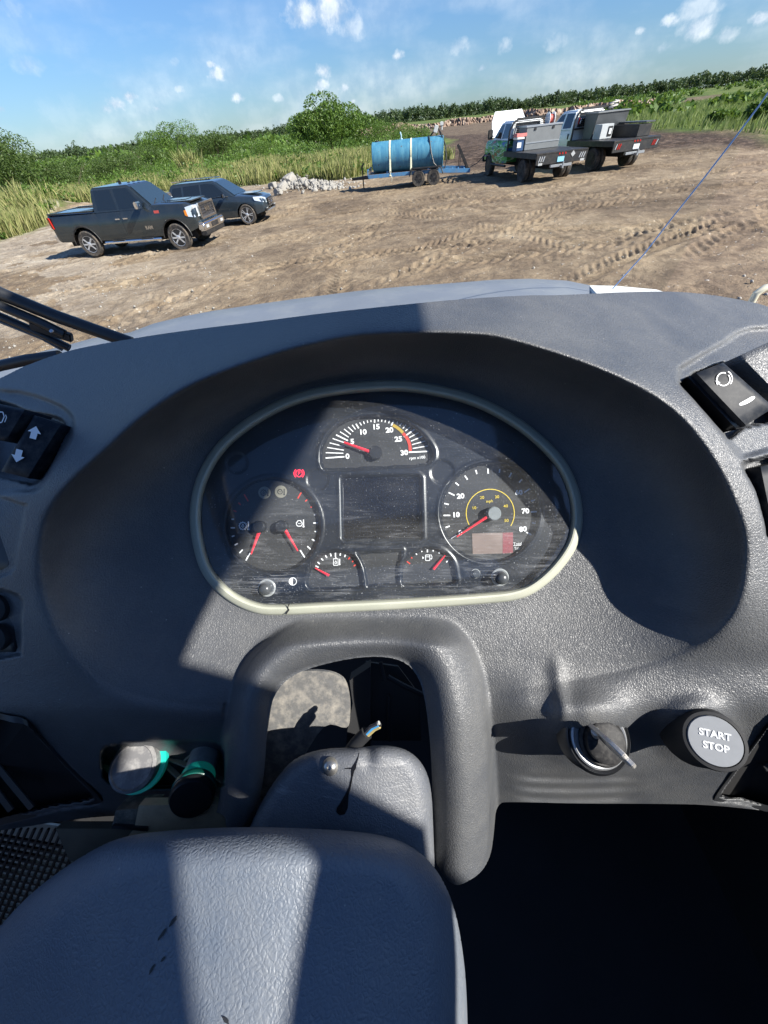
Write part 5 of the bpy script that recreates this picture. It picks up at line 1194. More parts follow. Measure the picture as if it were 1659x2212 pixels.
class Body:
    def __init__(s, xs, zb, zt, hw, arches=(), ar=.46, az=.38):
        s.xs, s.zb, s.zt, s.hw, s.arches, s.ar, s.az = xs, zb, zt, hw, arches, ar, az
    def b(s, x):
        z = np.interp(x, s.xs, s.zb)
        for xa in s.arches:
            d = abs(x - xa)
            if d < s.ar: z = max(z, s.az + math.sqrt(s.ar ** 2 - d * d) * .98)
        return z
    def t(s, x): return float(np.interp(x, s.xs, s.zt))
    def w(s, x): return float(np.interp(x, s.xs, s.hw))
    def y(s, x, z):
        t = s.t(x); lo = .45
        k = 1 - .045 * max(0, (lo + .22 - z) / .4) ** 2 - .05 * max(0, (z - (t - .30)) / .30) ** 2 - .02 * abs((z - .72) / .5) ** 2
        return s.w(x) * k
    def build(s, name, m, parent):
        X = sorted(set([round(v, 3) for v in list(np.linspace(s.xs[0], s.xs[-1], 70)) + [a + s.ar * c for a in s.arches for c in np.cos(np.linspace(0, math.pi, 19))] + list(s.xs)]))
        V, Fc = [], []; ts = [0, .12, .3, .5, .7, .85, .95, 1]
        for x in X:
            zb, zt = s.b(x), s.t(x); row = []
            for t in ts: z = zb + (zt - zb) * t; row.append((x, s.y(x, z), z))
            row += [(x, s.w(x) * .86, zt + .030), (x, s.w(x) * .5, zt + .048), (x, 0, zt + .055)]
            full = [(p[0], -p[1], p[2]) for p in row] + [p for p in row[::-1][1:]]
            V += full
        k = len(full)
        for i in range(len(X) - 1):
            for j in range(k - 1): Fc.append((i * k + j, (i + 1) * k + j, (i + 1) * k + j + 1, i * k + j + 1))
        Fc += [tuple(range(k)), tuple((len(X) - 1) * k + j for j in range(k))[::-1]]
        o = MB().add(V, Fc).build(name, m, parent, smooth=True); o.data.set_sharp_from_angle(angle=R(42)); return o
    def patch(s, name, side, x0, x1, z0, z1, m, parent, off=.006, n=8, label=None, edge=None):
        """a panel that follows the body side, standing `off` proud"""
        V, Fc = [], []
        for i in range(n + 1):
            x = x0 + (x1 - x0) * i / n
            a = max(z0, s.b(x) + .01) if edge is None else z0
            for j in range(n + 1):
                z = a + (z1 - a) * j / n; V.append((x, side * (s.y(x, z) + off), z))
        k = n + 1
        for i in range(n):
            for j in range(n): Fc.append((i * k + j, (i + 1) * k + j, (i + 1) * k + j + 1, i * k + j + 1))
        per_ = [i * k for i in range(n + 1)] + [n * k + j for j in range(1, k)] + [i * k + n for i in range(n - 1, -1, -1)] + [j for j in range(n - 1, 0, -1)]
        b0 = len(V)
        for e in per_: v = V[e]; V.append((v[0], v[1] - side * (off + .01), v[2]))
        for i in range(len(per_)): q = (i + 1) % len(per_); Fc.append((per_[i], per_[q], b0 + q, b0 + i))
        o = MB().add(V, Fc).build(name, m, parent, smooth=True); o.data.set_sharp_from_angle(angle=R(40))
        if label: o['label'] = label
        return o
def cabin(parent, m, base, top, zb, zt, hwb, hwt, crown=.05):
    """greenhouse: base (x0, x1), top (x0, x1)"""
    n = 8; V = []; rows = [(0, 0), (.5, .0), (.88, .0), (.97, .03), (1, .10)]
    def sec(t, ins):
        x0 = base[0] + (top[0] - base[0]) * t; x1 = base[1] + (top[1] - base[1]) * t; h = (hwb + (hwt - hwb) * t) * (1 - ins); z = zb + (zt - zb) * t
        x0 += ins * .8; x1 -= ins * .8
        return [(x0, -h, z), (x1, -h, z), (x1, h, z), (x0, h, z)]
    for t, ins in rows: V += sec(t, ins)
    Fc = [(i * 4 + j, i * 4 + (j + 1) % 4, (i + 1) * 4 + (j + 1) % 4, (i + 1) * 4 + j) for i in range(len(rows) - 1) for j in range(4)]
    b = len(V) - 4; V.append(((top[0] + top[1]) / 2, 0, zt + crown)); Fc += [(b + j, b + (j + 1) % 4, len(V) - 1) for j in range(4)]
    return MB().add(V, Fc).build('cab_roof', m, parent, bevel=.05, smooth=True, seg=3)
def sidewin(parent, side, pts, base, top, zb, zt, hwb, hwt, m, name='window', off=.006, label=None):
    """pts: (x, t) with t the height fraction on the greenhouse side plane"""
    V = []
    for x, t in pts:
        h = hwb + (hwt - hwb) * t; z = zb + (zt - zb) * t; V.append((x, side * (h + off), z))
    n = len(V); V += [(v[0], v[1] - side * .02, v[2]) for v in V]
    return MB().add(V, [tuple(range(n)), tuple(range(2 * n - 1, n - 1, -1))] + [(i, i + n, (i + 1) % n + n, (i + 1) % n) for i in range(n)]).build(name, m, parent)
def slab(parent, name, p, m, th=.012, label=None):
    """a thin plate from four or more 3-D corners"""
    P = [Vector(q) for q in p]; nrm = (P[1] - P[0]).cross(P[2] - P[0]).normalized(); n = len(P)
    o = MB().add(P + [q - nrm * th for q in P], [tuple(range(n)), tuple(range(2 * n - 1, n - 1, -1))] + [(i, i + n, (i + 1) % n + n, (i + 1) % n) for i in range(n)]).build(name, m, parent)
    if label: o['label'] = label
    return o
def mirror_(parent, x, y, z, side, m, sz=(.12, .26, .20)):
    b = MB().box((x, y + side * .22, z + .02), sz).beam((x, y, z - .05), (x, y + side * .14, z - .05), .05, .05); return b.build('door_mirror', m, parent, bevel=.03)
def vplace(root, rear, front, wb):
    """put the vehicle so that its wheels stand on two photo points on its near side"""
    pass

# ---------- pickup
def pickup():
    o = empty('pickup_truck', (0, 0, 0), 0, 'charcoal crew cab pickup truck with bright chrome grille parked on the left', 'pickup truck')
    wb = 3.8; xf, xr = wb / 2 + .12, -wb / 2 + .12; r = .43
    B = Body([-3.02, -2.9, -1.2, -.6, .9, 1.35, 2.6, 2.88, 2.96], [.62, .55, .52, .50, .50, .52, .58, .66, .70], [1.36, 1.36, 1.33, 1.32, 1.33, 1.40, 1.36, 1.28, 1.20], [.94, .98, 1.0, 1.0, 1.0, 1.0, .98, .93, .86], (xf, xr), .55, .43)
    B.build('body', M_char, o)
    MB().box((-.0, 0, .55), (5.4, 1.5, .35)).build('chassis', M_under, o)
    base, top = (-1.02, 1.42), (-.86, .66); zb, zt, hb, ht = 1.34, 2.02, .93, .74
    cabin(o, M_char, base, top, zb, zt, hb, ht)
    for s in (-1, 1):
        for nm, pts in (('window', [(-.80, .10), (-.02, .08), (-.06, .88), (-.70, .88)]), ('window', [(.10, .08), (1.06, .10), (.62, .84), (.56, .88), (.08, .88)])):
            sidewin(o, s, pts, base, top, zb, zt, hb, ht, M_glass)
        d1 = B.patch('door', s, -.90, .02, .56, 1.33, M_char, o); d2 = B.patch('door', s, .05, 1.16, .56, 1.34, M_char, o)
        for d, xx in ((d1, -.10), (d2, .22)):
            b = MB().box((xx - .0 + (.0), s * (B.y(xx, 1.10) + .03), 1.12), (.20, .035, .035)).build('handle', M_chr, d, bevel=.008)
        B.patch('bed_side', s, -2.95, -.98, .75, 1.30, M_char, o, .004)
        for xa, nm in ((xf, 'wheel_arch'), (xr, 'wheel_arch')):
            b = MB(); pts = [(xa + .57 * math.cos(a), s * (B.y(xa, .9) * .99 + .01), .43 + .57 * math.sin(a)) for a in np.linspace(.05, math.pi - .05, 15)]; b.tube(pts, .022, 6); b.build(nm, M_vblk, o)
        mirror_(o, 1.02, s * .93, 1.46, s, M_chr, (.13, .30, .20))
        st = MB().tube([(-1.05, s * .99, .44), (1.35, s * .99, .44)], .055, 12).build('side_step', M_chr, o, smooth=True)
        b = MB().box((-.45, s * 1.0, .495), (.5, .14, .02)).box((.75, s * 1.0, .495), (.5, .14, .02)).build('step_pad', M_vblk, st)
        slab(o, 'tail_light', [(-3.03, s * .93, .98), (-2.90, s * (.985), .98), (-2.90, s * .975, 1.32), (-3.03, s * .92, 1.32)][::s], M_red, .03)
        # headlight wraps round the corner
        hl_ = slab(o, 'headlight', [(2.99, s * .60, .98), (2.93, s * .90, .98), (2.70, s * .985, 1.02), (2.68, s * .975, 1.24), (2.92, s * .88, 1.28), (2.985, s * .60, 1.26)][::s], M_lens, .05)
        slab(hl_, 'indicator', [(2.69, s * .992, 1.03), (2.60, s * .995, 1.06), (2.60, s * .99, 1.20), (2.68, s * .985, 1.22)][::s], M_amb, .02)
        slab(o, 'badge', [(1.42, s * (B.y(1.42, 1.24) + .014), 1.19), (1.62, s * (B.y(1.62, 1.24) + .014), 1.19), (1.62, s * (B.y(1.62, 1.3) + .014), 1.27), (1.42, s * (B.y(1.42, 1.3) + .014), 1.27)], mat('red and chrome badge', (.5, .08, .06), .3, .3), .01)
        me = textmesh('RAM', .15, .004); me.materials.clear(); me.materials.append(M_chr)
        lt = bpy.data.objects.new('lettering', me); COL.objects.link(lt); lt.parent = o; lt.location = (1.02 if s < 0 else 1.0, s * (B.y(1.0, .78) + .02), .80); lt.rotation_euler = (R(90), 0, 0 if s < 0 else R(180))
        wheel(o, xf, s * .87, r, .28, s, M_whl, 8); wheel(o, xr, s * .87, r, .28, s, M_whl, 8)
    # windscreen, rear window
    def gz(t, x_, h_): return (x_, h_, zb + (zt - zb) * t)
    slab(o, 'windscreen', [(1.40, -.82, 1.40), (1.40, .82, 1.40), (.74, .66, 1.98), (.74, -.66, 1.98)], M_wind, .02)
    MB().beam((1.42, -.1, 1.42), (1.22, .5, 1.58), .02).beam((1.42, -.75, 1.42), (1.25, -.2, 1.55), .02).build('wiper', M_vblk, o)
    slab(o, 'rear_window', [(-1.0, .75, 1.42), (-1.0, -.75, 1.42), (-.90, -.62, 1.94), (-.90, .62, 1.94)], M_glass, .02)
    # open bed
    MB().box((-2.0, 0, 1.37), (1.86, 1.60, .045)).build('bed_cover', mat('black bed liner', (.012, .012, .012), .8), o)
    b = MB()
    for s in (-1, 1): b.box((-1.98, s * .90, 1.41), (1.95, .10, .04))
    b.box((-2.93, 0, 1.40), (.08, 1.78, .05)).build('bed_rail', M_char, o, bevel=.01)
    # nose
    MB().box((2.20, 0, 1.425), (1.25, 1.15, .04)).box((2.05, 0, 1.445), (.8, .5, .03)).build('bonnet_bulge', M_char, o, bevel=.018, seg=3)
    g = MB().box((2.985, 0, 1.10), (.05, 1.06, .40)).build('grille', M_vblk, o, bevel=.02)
    b = MB()
    for z in (.90, 1.31): b.box((3.02, 0, z), (.07, 1.24, .075))
    for s in (-1, 1): b.box((3.02, s * .59, 1.11), (.07, .09, .42))
    b.build('grille_frame', M_chr, g, bevel=.012)
    b = MB()
    for i in range(-6, 7):
        for j in range(4):
            b.lathe([(.036, 0), (.036, .012), (.022, .012), (.022, 0)], (3.012, i * .082 + (.041 if j % 2 else 0), .97 + j * .085), (1, 0, 0), 6)
    b.build('grille_mesh', mat('dark chrome', (.25, .25, .27), .25, .9), g)['kind'] = 'stuff'
    me = textmesh('RAM', .20, .006); me.materials.clear(); me.materials.append(M_chr); lt = bpy.data.objects.new('lettering', me); COL.objects.link(lt); lt.parent = g; lt.location = (3.045, 0, 1.13); lt.rotation_euler = (R(90), 0, R(90))
    bp = MB().box((3.04, 0, .68), (.26, 1.86, .26)).build('front_bumper', M_chr, o, bevel=.05, seg=3)
    MB().box((3.165, 0, .66), (.03, .62, .14)).build('lower_grille', M_vblk, bp, bevel=.01)
    for s in (-1, 1): MB().box((3.165, s * .66, .67), (.03, .24, .12)).build('fog_light', M_lens, bp, bevel=.02)
    MB().box((3.02, 0, .48), (.22, 1.74, .16)).build('valance', M_vblk, o, bevel=.03)
    MB().box((-3.08, 0, .66), (.20, 1.86, .20)).build('rear_bumper', M_chr, o, bevel=.03)
    MB().box((-3.22, 0, .50), (.30, .08, .08)).build('tow_hitch', M_vblk, o)
    for y in (-.32, 0, .32): MB().box((.52, y, 2.062), (.10, .07, .03)).build('roof_marker', M_vblk, o, bevel=.01)
    MB().box((-.05, -.0, 2.085), (.12, .05, .07)).build('roof_fin', M_vblk, o, bevel=.015)
    return o, xf, xr
# ---------- estate / SUV
def suv():
    o = empty('sport_utility_vehicle', (0, 0, 0), 0, 'dark blue grey wagon parked behind the pickup, nose to the right', 'car')
    xf, xr = 1.50, -1.42; r = .39
    B = Body([-2.38, -2.3, -1.9, .7, 1.2, 2.0, 2.33, 2.42], [.60, .42, .36, .34, .34, .38, .46, .55], [1.05, 1.10, 1.12, 1.08, 1.06, .98, .90, .80], [.80, .90, .95, .96, .96, .92, .80, .66], (xf, xr), .45, .37)
    B.build('body', M_navy, o); MB().box((0, 0, .42), (4.2, 1.5, .25)).build('chassis', M_under, o)
    base, top = (-2.25, 1.12), (-1.85, .22); zb, zt, hb, ht = 1.08, 1.66, .90, .66
    cabin(o, M_navy, base, top, zb, zt, hb, ht)
    for s in (-1, 1):
        for pts in ([(-2.0, .15), (-1.42, .10), (-1.38, .80), (-1.78, .78)], [(-1.32, .10), (-.52, .08), (-.50, .86), (-1.28, .82)], [(-.44, .08), (.72, .12), (.20, .80), (-.10, .87), (-.42, .86)]):
            sidewin(o, s, pts, base, top, zb, zt, hb, ht, M_glass)
        MB().beam((-2.0, s * .915, 1.10), (.82, s * .912, 1.10), .012, .02).build('window_trim', M_chr, o)
        for x0, x1 in ((-1.30, -.48), (-.45, .72)):
            d = B.patch('door', s, x0, x1, .42, 1.07, M_navy, o, .006); MB().box((x0 + .16, s * (B.y(x0 + .16, .9) + .02), .93), (.18, .03, .03)).build('handle', M_navy, d, bevel=.008)
        mirror_(o, .66, s * .90, 1.13, s, M_chr, (.12, .22, .15))
        wheel(o, xf, s * .84, r, .25, s, M_whl, 5, .72, 'alloy'); wheel(o, xr, s * .84, r, .25, s, M_whl, 5, .72, 'alloy')
        slab(o, 'headlight', [(2.44, s * .50, .74), (2.36, s * .76, .78), (2.02, s * .94, .88), (1.98, s * .935, .97), (2.30, s * .76, .95), (2.42, s * .50, .88)][::s], M_lens, .04)
        MB().beam((-1.8, s * .60, 1.73), (.1, s * .60, 1.72), .03, .035).build('roof_rail', M_chr, o, bevel=.01)
        slab(o, 'tail_light', [(-2.40, s * .62, .85), (-2.28, s * .92, .85), (-2.26, s * .91, 1.05), (-2.38, s * .62, 1.08)][::s], M_red, .04)
        b = MB(); b.box((2.40, s * .62, .50), (.10, .34, .10)).build('air_intake', M_vblk, o, bevel=.02)
        MB().box((2.455, s * .64, .56), (.02, .26, .02)).build('running_light', M_lens, o)
    slab(o, 'windscreen', [(1.10, -.80, 1.125), (1.10, .80, 1.125), (.30, .60, 1.625), (.30, -.60, 1.625)], M_wind, .02)
    slab(o, 'rear_window', [(-2.24, .74, 1.16), (-2.24, -.74, 1.16), (-1.92, -.60, 1.60), (-1.92, .60, 1.60)], M_glass, .02)
    g = MB().box((2.46, 0, .76), (.05, .74, .26)).build('grille', M_vblk, o, bevel=.02); b = MB()
    for z in (.69, .76, .83): b.box((2.487, 0, z), (.02, .70, .022))
    b.build('slat', M_chr, g, bevel=.004)
    MB().lathe([(.085, 0), (.085, .015), (.072, .015), (.072, 0)], (2.50, 0, .76), (1, 0, 0), 28).build('badge_ring', M_chr, g)
    MB().box((2.40, 0, .42), (.12, 1.5, .12)).build('front_bumper', M_chr, o, bevel=.03)
    MB().box((1.55, 0, 1.10), (1.05, .9, .03)).build('bonnet_crease', M_navy, o, bevel=.012)
    return o
# ---------- flatbed service trucks
def text_on(s, size, loc, rot, m, parent, bold=.0):
    me = textmesh(s, size, bold); me.materials.clear(); me.materials.append(m); t_ = bpy.data.objects.new('lettering', me); COL.objects.link(t_); t_.parent = parent; t_.location = loc; t_.rotation_euler = rot; return t_
def flatbed(label, paint, wrap, second):
    o = empty('flatbed_truck', (0, 0, 0), 0, label, 'flatbed truck', 'flatbed service trucks parked side by side')
    r = .42; xf, xr = 2.35, -1.95
    B = Body([.15, .4, 2.0, 2.9, 3.15, 3.22], [.62, .60, .58, .62, .72, .80], [1.42, 1.42, 1.42, 1.36, 1.28, 1.15], [.98, 1.0, 1.0, .98, .92, .84], (xf,), .52, .42)
    B.build('body', paint if not wrap else wrap, o); MB().box((-.2, 0, .62), (5.6, .9, .28)).build('chassis', M_under, o)
    base, top = (.20, 2.15), (.34, 1.50); zb, zt, hb, ht = 1.42, 2.08, .95, .76
    cabin(o, paint, base, top, zb, zt, hb, ht, .04)
    for s in (-1, 1):
        for pts in ([(.40, .10), (1.05, .08), (1.05, .86), (.46, .86)], [(1.18, .08), (1.92, .12), (1.50, .80), (1.18, .86)]): sidewin(o, s, pts, base, top, zb, zt, hb, ht, M_glass)
        for x0, x1 in ((.26, 1.08), (1.12, 2.02)):
            d = B.patch('door', s, x0, x1, .66, 1.41, paint if not wrap else wrap, o, .006); MB().box((x0 + .14, s * (B.y(x0 + .14, 1.2) + .03), 1.20), (.06 if second else .16, .035, .20 if second else .035)).build('handle', M_vblk, d, bevel=.008)
        mirror_(o, 1.98, s * .96, 1.62, s, M_vblk, (.13, .24, .36))
        MB().tube([(.2, s * 1.0, .50), (1.95, s * 1.0, .50)], .05, 10).build('side_step', M_vblk, o, smooth=True)
        wheel(o, xf, s * .88, r, .26, s, M_vblk, 8)
        wheel(o, xr, s * 1.06, r, .24, s, M_vblk, 8); wheel(o, xr, s * .78, r, .24, s, M_vblk, 8)
        b = MB(); b.tube([(xr + .60 * math.cos(a), s * 1.05, .50 + .52 * math.sin(a)) for a in np.linspace(0.1, math.pi - .1, 11)], .02, 6).build('mudguard', M_vblk, o)
    slab(o, 'windscreen', [(2.16, -.82, 1.47), (2.16, .82, 1.47), (1.56, .66, 2.04), (1.56, -.66, 2.04)], M_wind, .02)
    slab(o, 'rear_window', [(.20, .72, 1.52), (.20, -.72, 1.52), (.31, -.60, 2.0), (.31, .60, 2.0)], M_glass, .02)
    MB().box((3.22, 0, 1.05), (.06, 1.1, .40)).build('grille', M_chr, o, bevel=.02); MB().box((3.32, 0, .66), (.22, 1.9, .24)).build('front_bumper', M_vblk, o, bevel=.04)
    # bed
    bed = MB().box((-1.62, 0, 1.02), (3.36, 2.44, .08)).build('bed_deck', M_vblk, o, bevel=.01)
    sk = MB().box((-3.27, 0, .85), (.06, 2.40, .36)).build('rear_skirt', M_vblk, o, bevel=.01)
    for s in (-1, 1):
        MB().box((-1.62, s * 1.20, .95), (3.34, .05, .16)).build('side_rail', M_vblk, o, bevel=.008)
        for k in range(3):
            y = s * (.86 + .10 * k); lm = (M_red if k < 2 else M_lens) if second else M_lens
            MB().box((-3.31, y, .86), (.02, .045, .19), (R(20), 0, 0)).build('tail_light', lm, sk, bevel=.008)
        if not second: MB().box((-3.31, s * 1.0, .70), (.02, .20, .08)).build('reflector', M_lens, sk, bevel=.004)
    for k in (-1, 0, 1): MB().lathe([(0, 0), (.035, 0), (.03, .012), (0, .014)], (-3.30, k * .14, .98), (-1, 0, 0), 14).build('marker_light', M_red, sk)
    pl = MB().box((-3.315, .05 if not second else 0, .80), (.015, .32, .17)).build('licence_plate', mat('pale blue plate', (.25, .50, .62), .4) if not second else M_plate, sk, bevel=.004)
    if not second:
        MB().box((-3.315, -.5, .93), (.012, .15, .15), (R(45), 0, 0)).build('hazard_sign', M_lens, sk)
    MB().box((-3.30, 0, .60), (.12, 1.0, .09)).box((-3.42, 0, .56), (.22, .08, .10)).tube([(-3.50, 0, .60), (-3.50, 0, .72)], .035, 8).build('tow_hitch', M_alu, o, bevel=.006)
    # headache rack
    rk = MB()
    for s in (-1, 1): rk.tube([(-.02, s * 1.08, 1.06), (-.02, s * 1.06, 1.75), (-.02, s * .90, 2.02), (-.02, s * .7, 2.12)], .045, 8)
    rk.beam((-.02, -.75, 2.12), (-.02, .75, 2.12), .09).beam((-.02, -1.02, 1.45), (-.02, 1.02, 1.45), .07)
    rk = rk.build('headache_rack', M_vblk, o)
    for k in range(9): MB().box((-.02, 0, 1.52 + k * .065), (.03, 1.75, .03)).build('louvre', M_vblk, rk)
    for s in (-1, 1):
        for k in range(2): MB().box((-.07, s * (.88 - .10 * k), 1.72), (.02, .05, .20), (R(12) * s, 0, 0)).build('rack_light', M_lens if not second or k else M_red, rk, bevel=.008)
    return o
# ---------- trailer and tank
M_blue = mat('chalky blue trailer paint', (.06, .20, .38), .5, var=.25, vscale=4, dirt=(.20, .15, .11, .5), dscale=5)
def build_trailer():
    o = empty('equipment_trailer', (0, 0, 0), 0, 'blue tandem axle flat trailer carrying the blue tank, ramp raised at the right', 'trailer')
    for s in (-1, 1):
        MB().beam((-2.9, s * .90, .62), (1.15, s * .90, .62), .08, .16).build('side_rail', M_blue, o, bevel=.008)
        MB().beam((1.15, s * .90, .62), (2.95, s * .80, .50), .08, .18).build('rear_rail', M_blue, o, bevel=.008)
        for x in (.02, .88): wheel(o, x, s * 1.03, .37, .21, s, M_vblk, 6, .55)
        pts = [(-.50, .50), (-.38, .82), (1.26, .82), (1.42, .50)]
        MB().tube([(p[0], s * 1.05, p[1]) for p in pts], .035, 6).build('fender_lip', M_vblk, o)
        MB().box((.44, s * 1.04, .80), (1.66, .26, .03)).build('fender', M_vblk, o, bevel=.01)
        MB().beam((2.85, s * .72, .55), (2.25, s * .72, 1.55), .07, .12).build('ramp', M_vblk, o, bevel=.006)
        MB().tube([(2.35, s * .80, .62), (2.40, s * .76, 1.25)], .018, 6).build('ramp_strut', M_vblk, o)
        MB().beam((-2.9, s * .40, .55), (-4.0, 0, .52), .10, .12).build('drawbar', M_vblk, o)
    for i in range(12): MB().box((-2.75 + i * .34, 0, .66), (.32, 1.72, .045)).build('plank', mat('weathered deck plank', (.12, .09, .07), .8, var=.4, vscale=9), o, bevel=.006)
    for i in range(5): MB().beam((1.35 + i * .33, -.8, .55), (1.35 + i * .33, .8, .55), .05, .06).build('crossbar', M_blue, o)
    MB().tube([(-3.35, .0, .02), (-3.35, 0, 1.02), (-3.22, 0, 1.18)], .035, 8).build('jack', M_vblk, o)
    MB().beam((-2.92, -.85, .9), (-2.92, .85, .9), .05).beam((-2.92, -.85, .6), (-2.92, -.85, .95), .05).beam((-2.92, .85, .6), (-2.92, .85, .95), .05).beam((-2.92, -.3, .6), (-2.92, -.3, .92), .04).beam((-2.92, .3, .6), (-2.92, .3, .92), .04).build('front_rail', M_blue, o)
    return o
M_tank = bpy.data.materials.new('faded blue tank paint'); M_tank.use_nodes = True; t = M_tank.node_tree; p = t.nodes['Principled BSDF']; tcx = t.nodes.new('ShaderNodeTexCoord').outputs['Object']
mpp = N(t, 'ShaderNodeMapping'); mpp.inputs['Scale'].default_value = (2.2, 1, .35); L(t, tcx, mpp.inputs[0]); n = N(t, 'ShaderNodeTexNoise'); n.inputs['Scale'].default_value = 2.5; n.inputs['Detail'].default_value = 8; n.inputs['Roughness'].default_value = .7; L(t, mpp.outputs[0], n.inputs['Vector'])
n2 = N(t, 'ShaderNodeTexNoise'); n2.inputs['Scale'].default_value = 7; n2.inputs['Detail'].default_value = 8; L(t, tcx, n2.inputs['Vector'])
cc = ramp(t, n.outputs[0], [(.35, (.035, .15, .26)), (.5, (.055, .20, .30)), (.72, (.11, .29, .38))]); cc = mix(t, ramp(t, n2.outputs[0], [(.66, (0, 0, 0)), (.72, (1, 1, 1))]), cc, (.10, .055, .03)); L(t, cc, p.inputs['Base Color']); p.inputs['Roughness'].default_value = .5
def build_tank():
    o = empty('water_tank', (0, 0, 0), 0, 'large faded blue cylindrical tank strapped down on the trailer', 'tank')
    r = .66; b = MB().lathe([(0, -2.03), (r - .04, -2.03), (r, -2.0), (r, 2.0), (r - .04, 2.03), (0, 2.03)], (0, 0, r), (1, 0, 0), 56).build('shell', M_tank, o, smooth=True); b.data.set_sharp_from_angle(angle=R(40))
    for x in (-2.0, .62, 2.0): MB().lathe([(r, -.015), (r + .008, -.012), (r + .008, .012), (r, .015)], (x, 0, r), (1, 0, 0), 56).build('weld_band', M_tank, b, smooth=True)
    MB().tube([(-.35, 0, 2 * r - .02), (-.35, 0, 2 * r + .16), (-.40, 0, 2 * r + .30)], .035, 10).lathe([(.09, 0), (.09, .03), (0, .03)], (-.35, 0, 2 * r), (0, 0, 1), 16).build('vent_pipe', mat('pale blue pipe', (.35, .5, .58), .5), o)
    MB().lathe([(.12, 0), (.12, .05), (0, .06)], (-1.75, 0, 2 * r - .01), (0, 0, 1), 18).build('filler_cap', M_vblk, o)
    for y in (-.35, .35): MB().box((-1.2 if y < 0 else -1.2, y, .02), (.12, .12, .08)).box((1.2, y, .02), (.12, .12, .08)).build('saddle', M_blue, o)
    return o
def strap(tank, x, label):
    """a band over the tank, tied down on the near rail"""
    o = empty('ratchet_strap', (0, 0, 0), 0, label, 'strap', 'pale straps over the tank'); r = .672; b = MB(); V, Fc = [], []
    A = np.linspace(-.12, math.pi + .12, 30); ring = [(math.cos(a) * r, .66 + math.sin(a) * r) for a in A]; path = [(.97, -.12), (.80, .2)] + ring + [(-.80, .2), (-.97, -.12)]
    for (y, z) in path:
        for dx in (-.045, .045): V.append((x + dx, y, z))
    for i in range(len(path) - 1): Fc.append((2 * i, 2 * i + 1, 2 * i + 3, 2 * i + 2))
    me = MB().add(V, Fc).build('webbing', mat('pale webbing', (.62, .60, .42), .7, var=.2, vscale=20), o)
    md = me.modifiers.new('thickness', 'SOLIDIFY'); md.thickness = .008; md.offset = 1
    for s in (-1, 1):
        MB().box((x, s * .90, .0), (.12, .05, .20), (R(12) * -s, 0, 0)).tube([(x - .03, s * .93, .05), (x + .09, s * .96, -.22), (x + .05, s * .97, -.36)], .018, 6).build('ratchet', mat('pale ratchet', (.45, .43, .33), .5), o)
    return o

def put(o, x, y, heading, z=None, scale=1.0, tilt=0):
    zz = (SL * (x + 9) + .0) if z is None else z
    zz = hz(x, y) if z is None else z
    o.location = (x, y, zz); o.rotation_euler = (0, 0, heading); o.scale = (scale,) * 3
def head_from(a, b): return math.atan2(b.y - a.y, b.x - a.x)
# pickup: near side wheels stand on these photo points
a, b = G(208.6, 555.9), G(395.7, 538.6); pk, xf, xr = pickup(); sc = (b - a).length / 3.8; hd = head_from(a, b); mid = (a + b) / 2
nl = Vector((-math.sin(hd), math.cos(hd), 0)); c = mid + nl * 1.0 * sc - Vector((math.cos(hd), math.sin(hd), 0)) * .12 * sc
put(pk, c.x, c.y, hd, hz(mid.x, mid.y) - .01, sc)
sv = suv(); f = G(539, 483); hd2 = hd + R(2); u = Vector((math.cos(hd2), math.sin(hd2), 0)); nl = Vector((-u.y, u.x, 0)); c = f - u * 1.5 * 1.03 + nl * .96 * 1.03; put(sv, c.x, c.y, hd2, hz(f.x, f.y) - .01, 1.03)
# trailer
M1, M2 = G(904, 406), G(936, 403); hd3 = head_from(G(773, 414), G(1031, 386)); tr_ = build_trailer(); u = Vector((math.cos(hd3), math.sin(hd3), 0)); nl = Vector((-u.y, u.x, 0)); c = (M1 + M2) / 2 - u * .45 + nl * 1.1
put(tr_, c.x, c.y, hd3, hz(c.x, c.y) - .02)
tk_ = build_tank(); M4 = tr_.matrix_world; tb = Matrix.Translation(tr_.location) @ Matrix.Rotation(hd3, 4, 'Z')
def on(par_loc, hd_, v): return Vector(par_loc) + Matrix.Rotation(hd_, 3, 'Z') @ Vector(v)
tk_.location = on(tr_.location, hd3, (-.62, 0, .70)); tk_.rotation_euler = (0, 0, hd3)
for x, lb in ((-.98, 'pale strap over the left half of the blue tank'), (.22, 'pale strap over the middle of the blue tank')):
    s = strap(tk_, x, lb); s.location = tk_.location; s.rotation_euler = (0, 0, hd3)
ho_ = empty('suction_hose', (0, 0, 0), 0, 'black hose looping down the right end of the blue tank', 'hose'); ho_.location = tk_.location; ho_.rotation_euler = (0, 0, hd3)
MB().tube([(1.2, -.1, 1.36), (1.25, -.45, 1.22), (1.35, -.70, .70), (1.50, -.76, .25), (1.80, -.80, .0), (2.12, -.80, .0), (2.22, -.70, .3), (2.15, -.5, .9), (1.85, -.2, 1.45), (1.7, 0, 1.62)], .035, 8).build('hose', M_vblk, ho_, smooth=True)
pm = empty('pump', (0, 0, 0), 0, 'small white and black motor pump on top of the tank at its right end', 'pump'); pm.location = on(tk_.location, hd3, (1.65, 0, 1.31)); pm.rotation_euler = (0, 0, hd3)
MB().beam((-.35, 0, .02), (.0, 0, .36), .07).beam((.25, 0, 0), (.05, 0, .34), .07).build('frame', M_vblk, pm); MB().box((-.05, -.05, .28), (.22, .25, .30), (0, R(20), 0)).build('motor', mat('off white housing', (.6, .6, .57), .5), pm, bevel=.02)
MB().box((.26, 0, .46), (.18, .16, .16)).box((.28, 0, .30), (.08, .08, .2)).build('valve', mat('off white housing'), pm, bevel=.02)
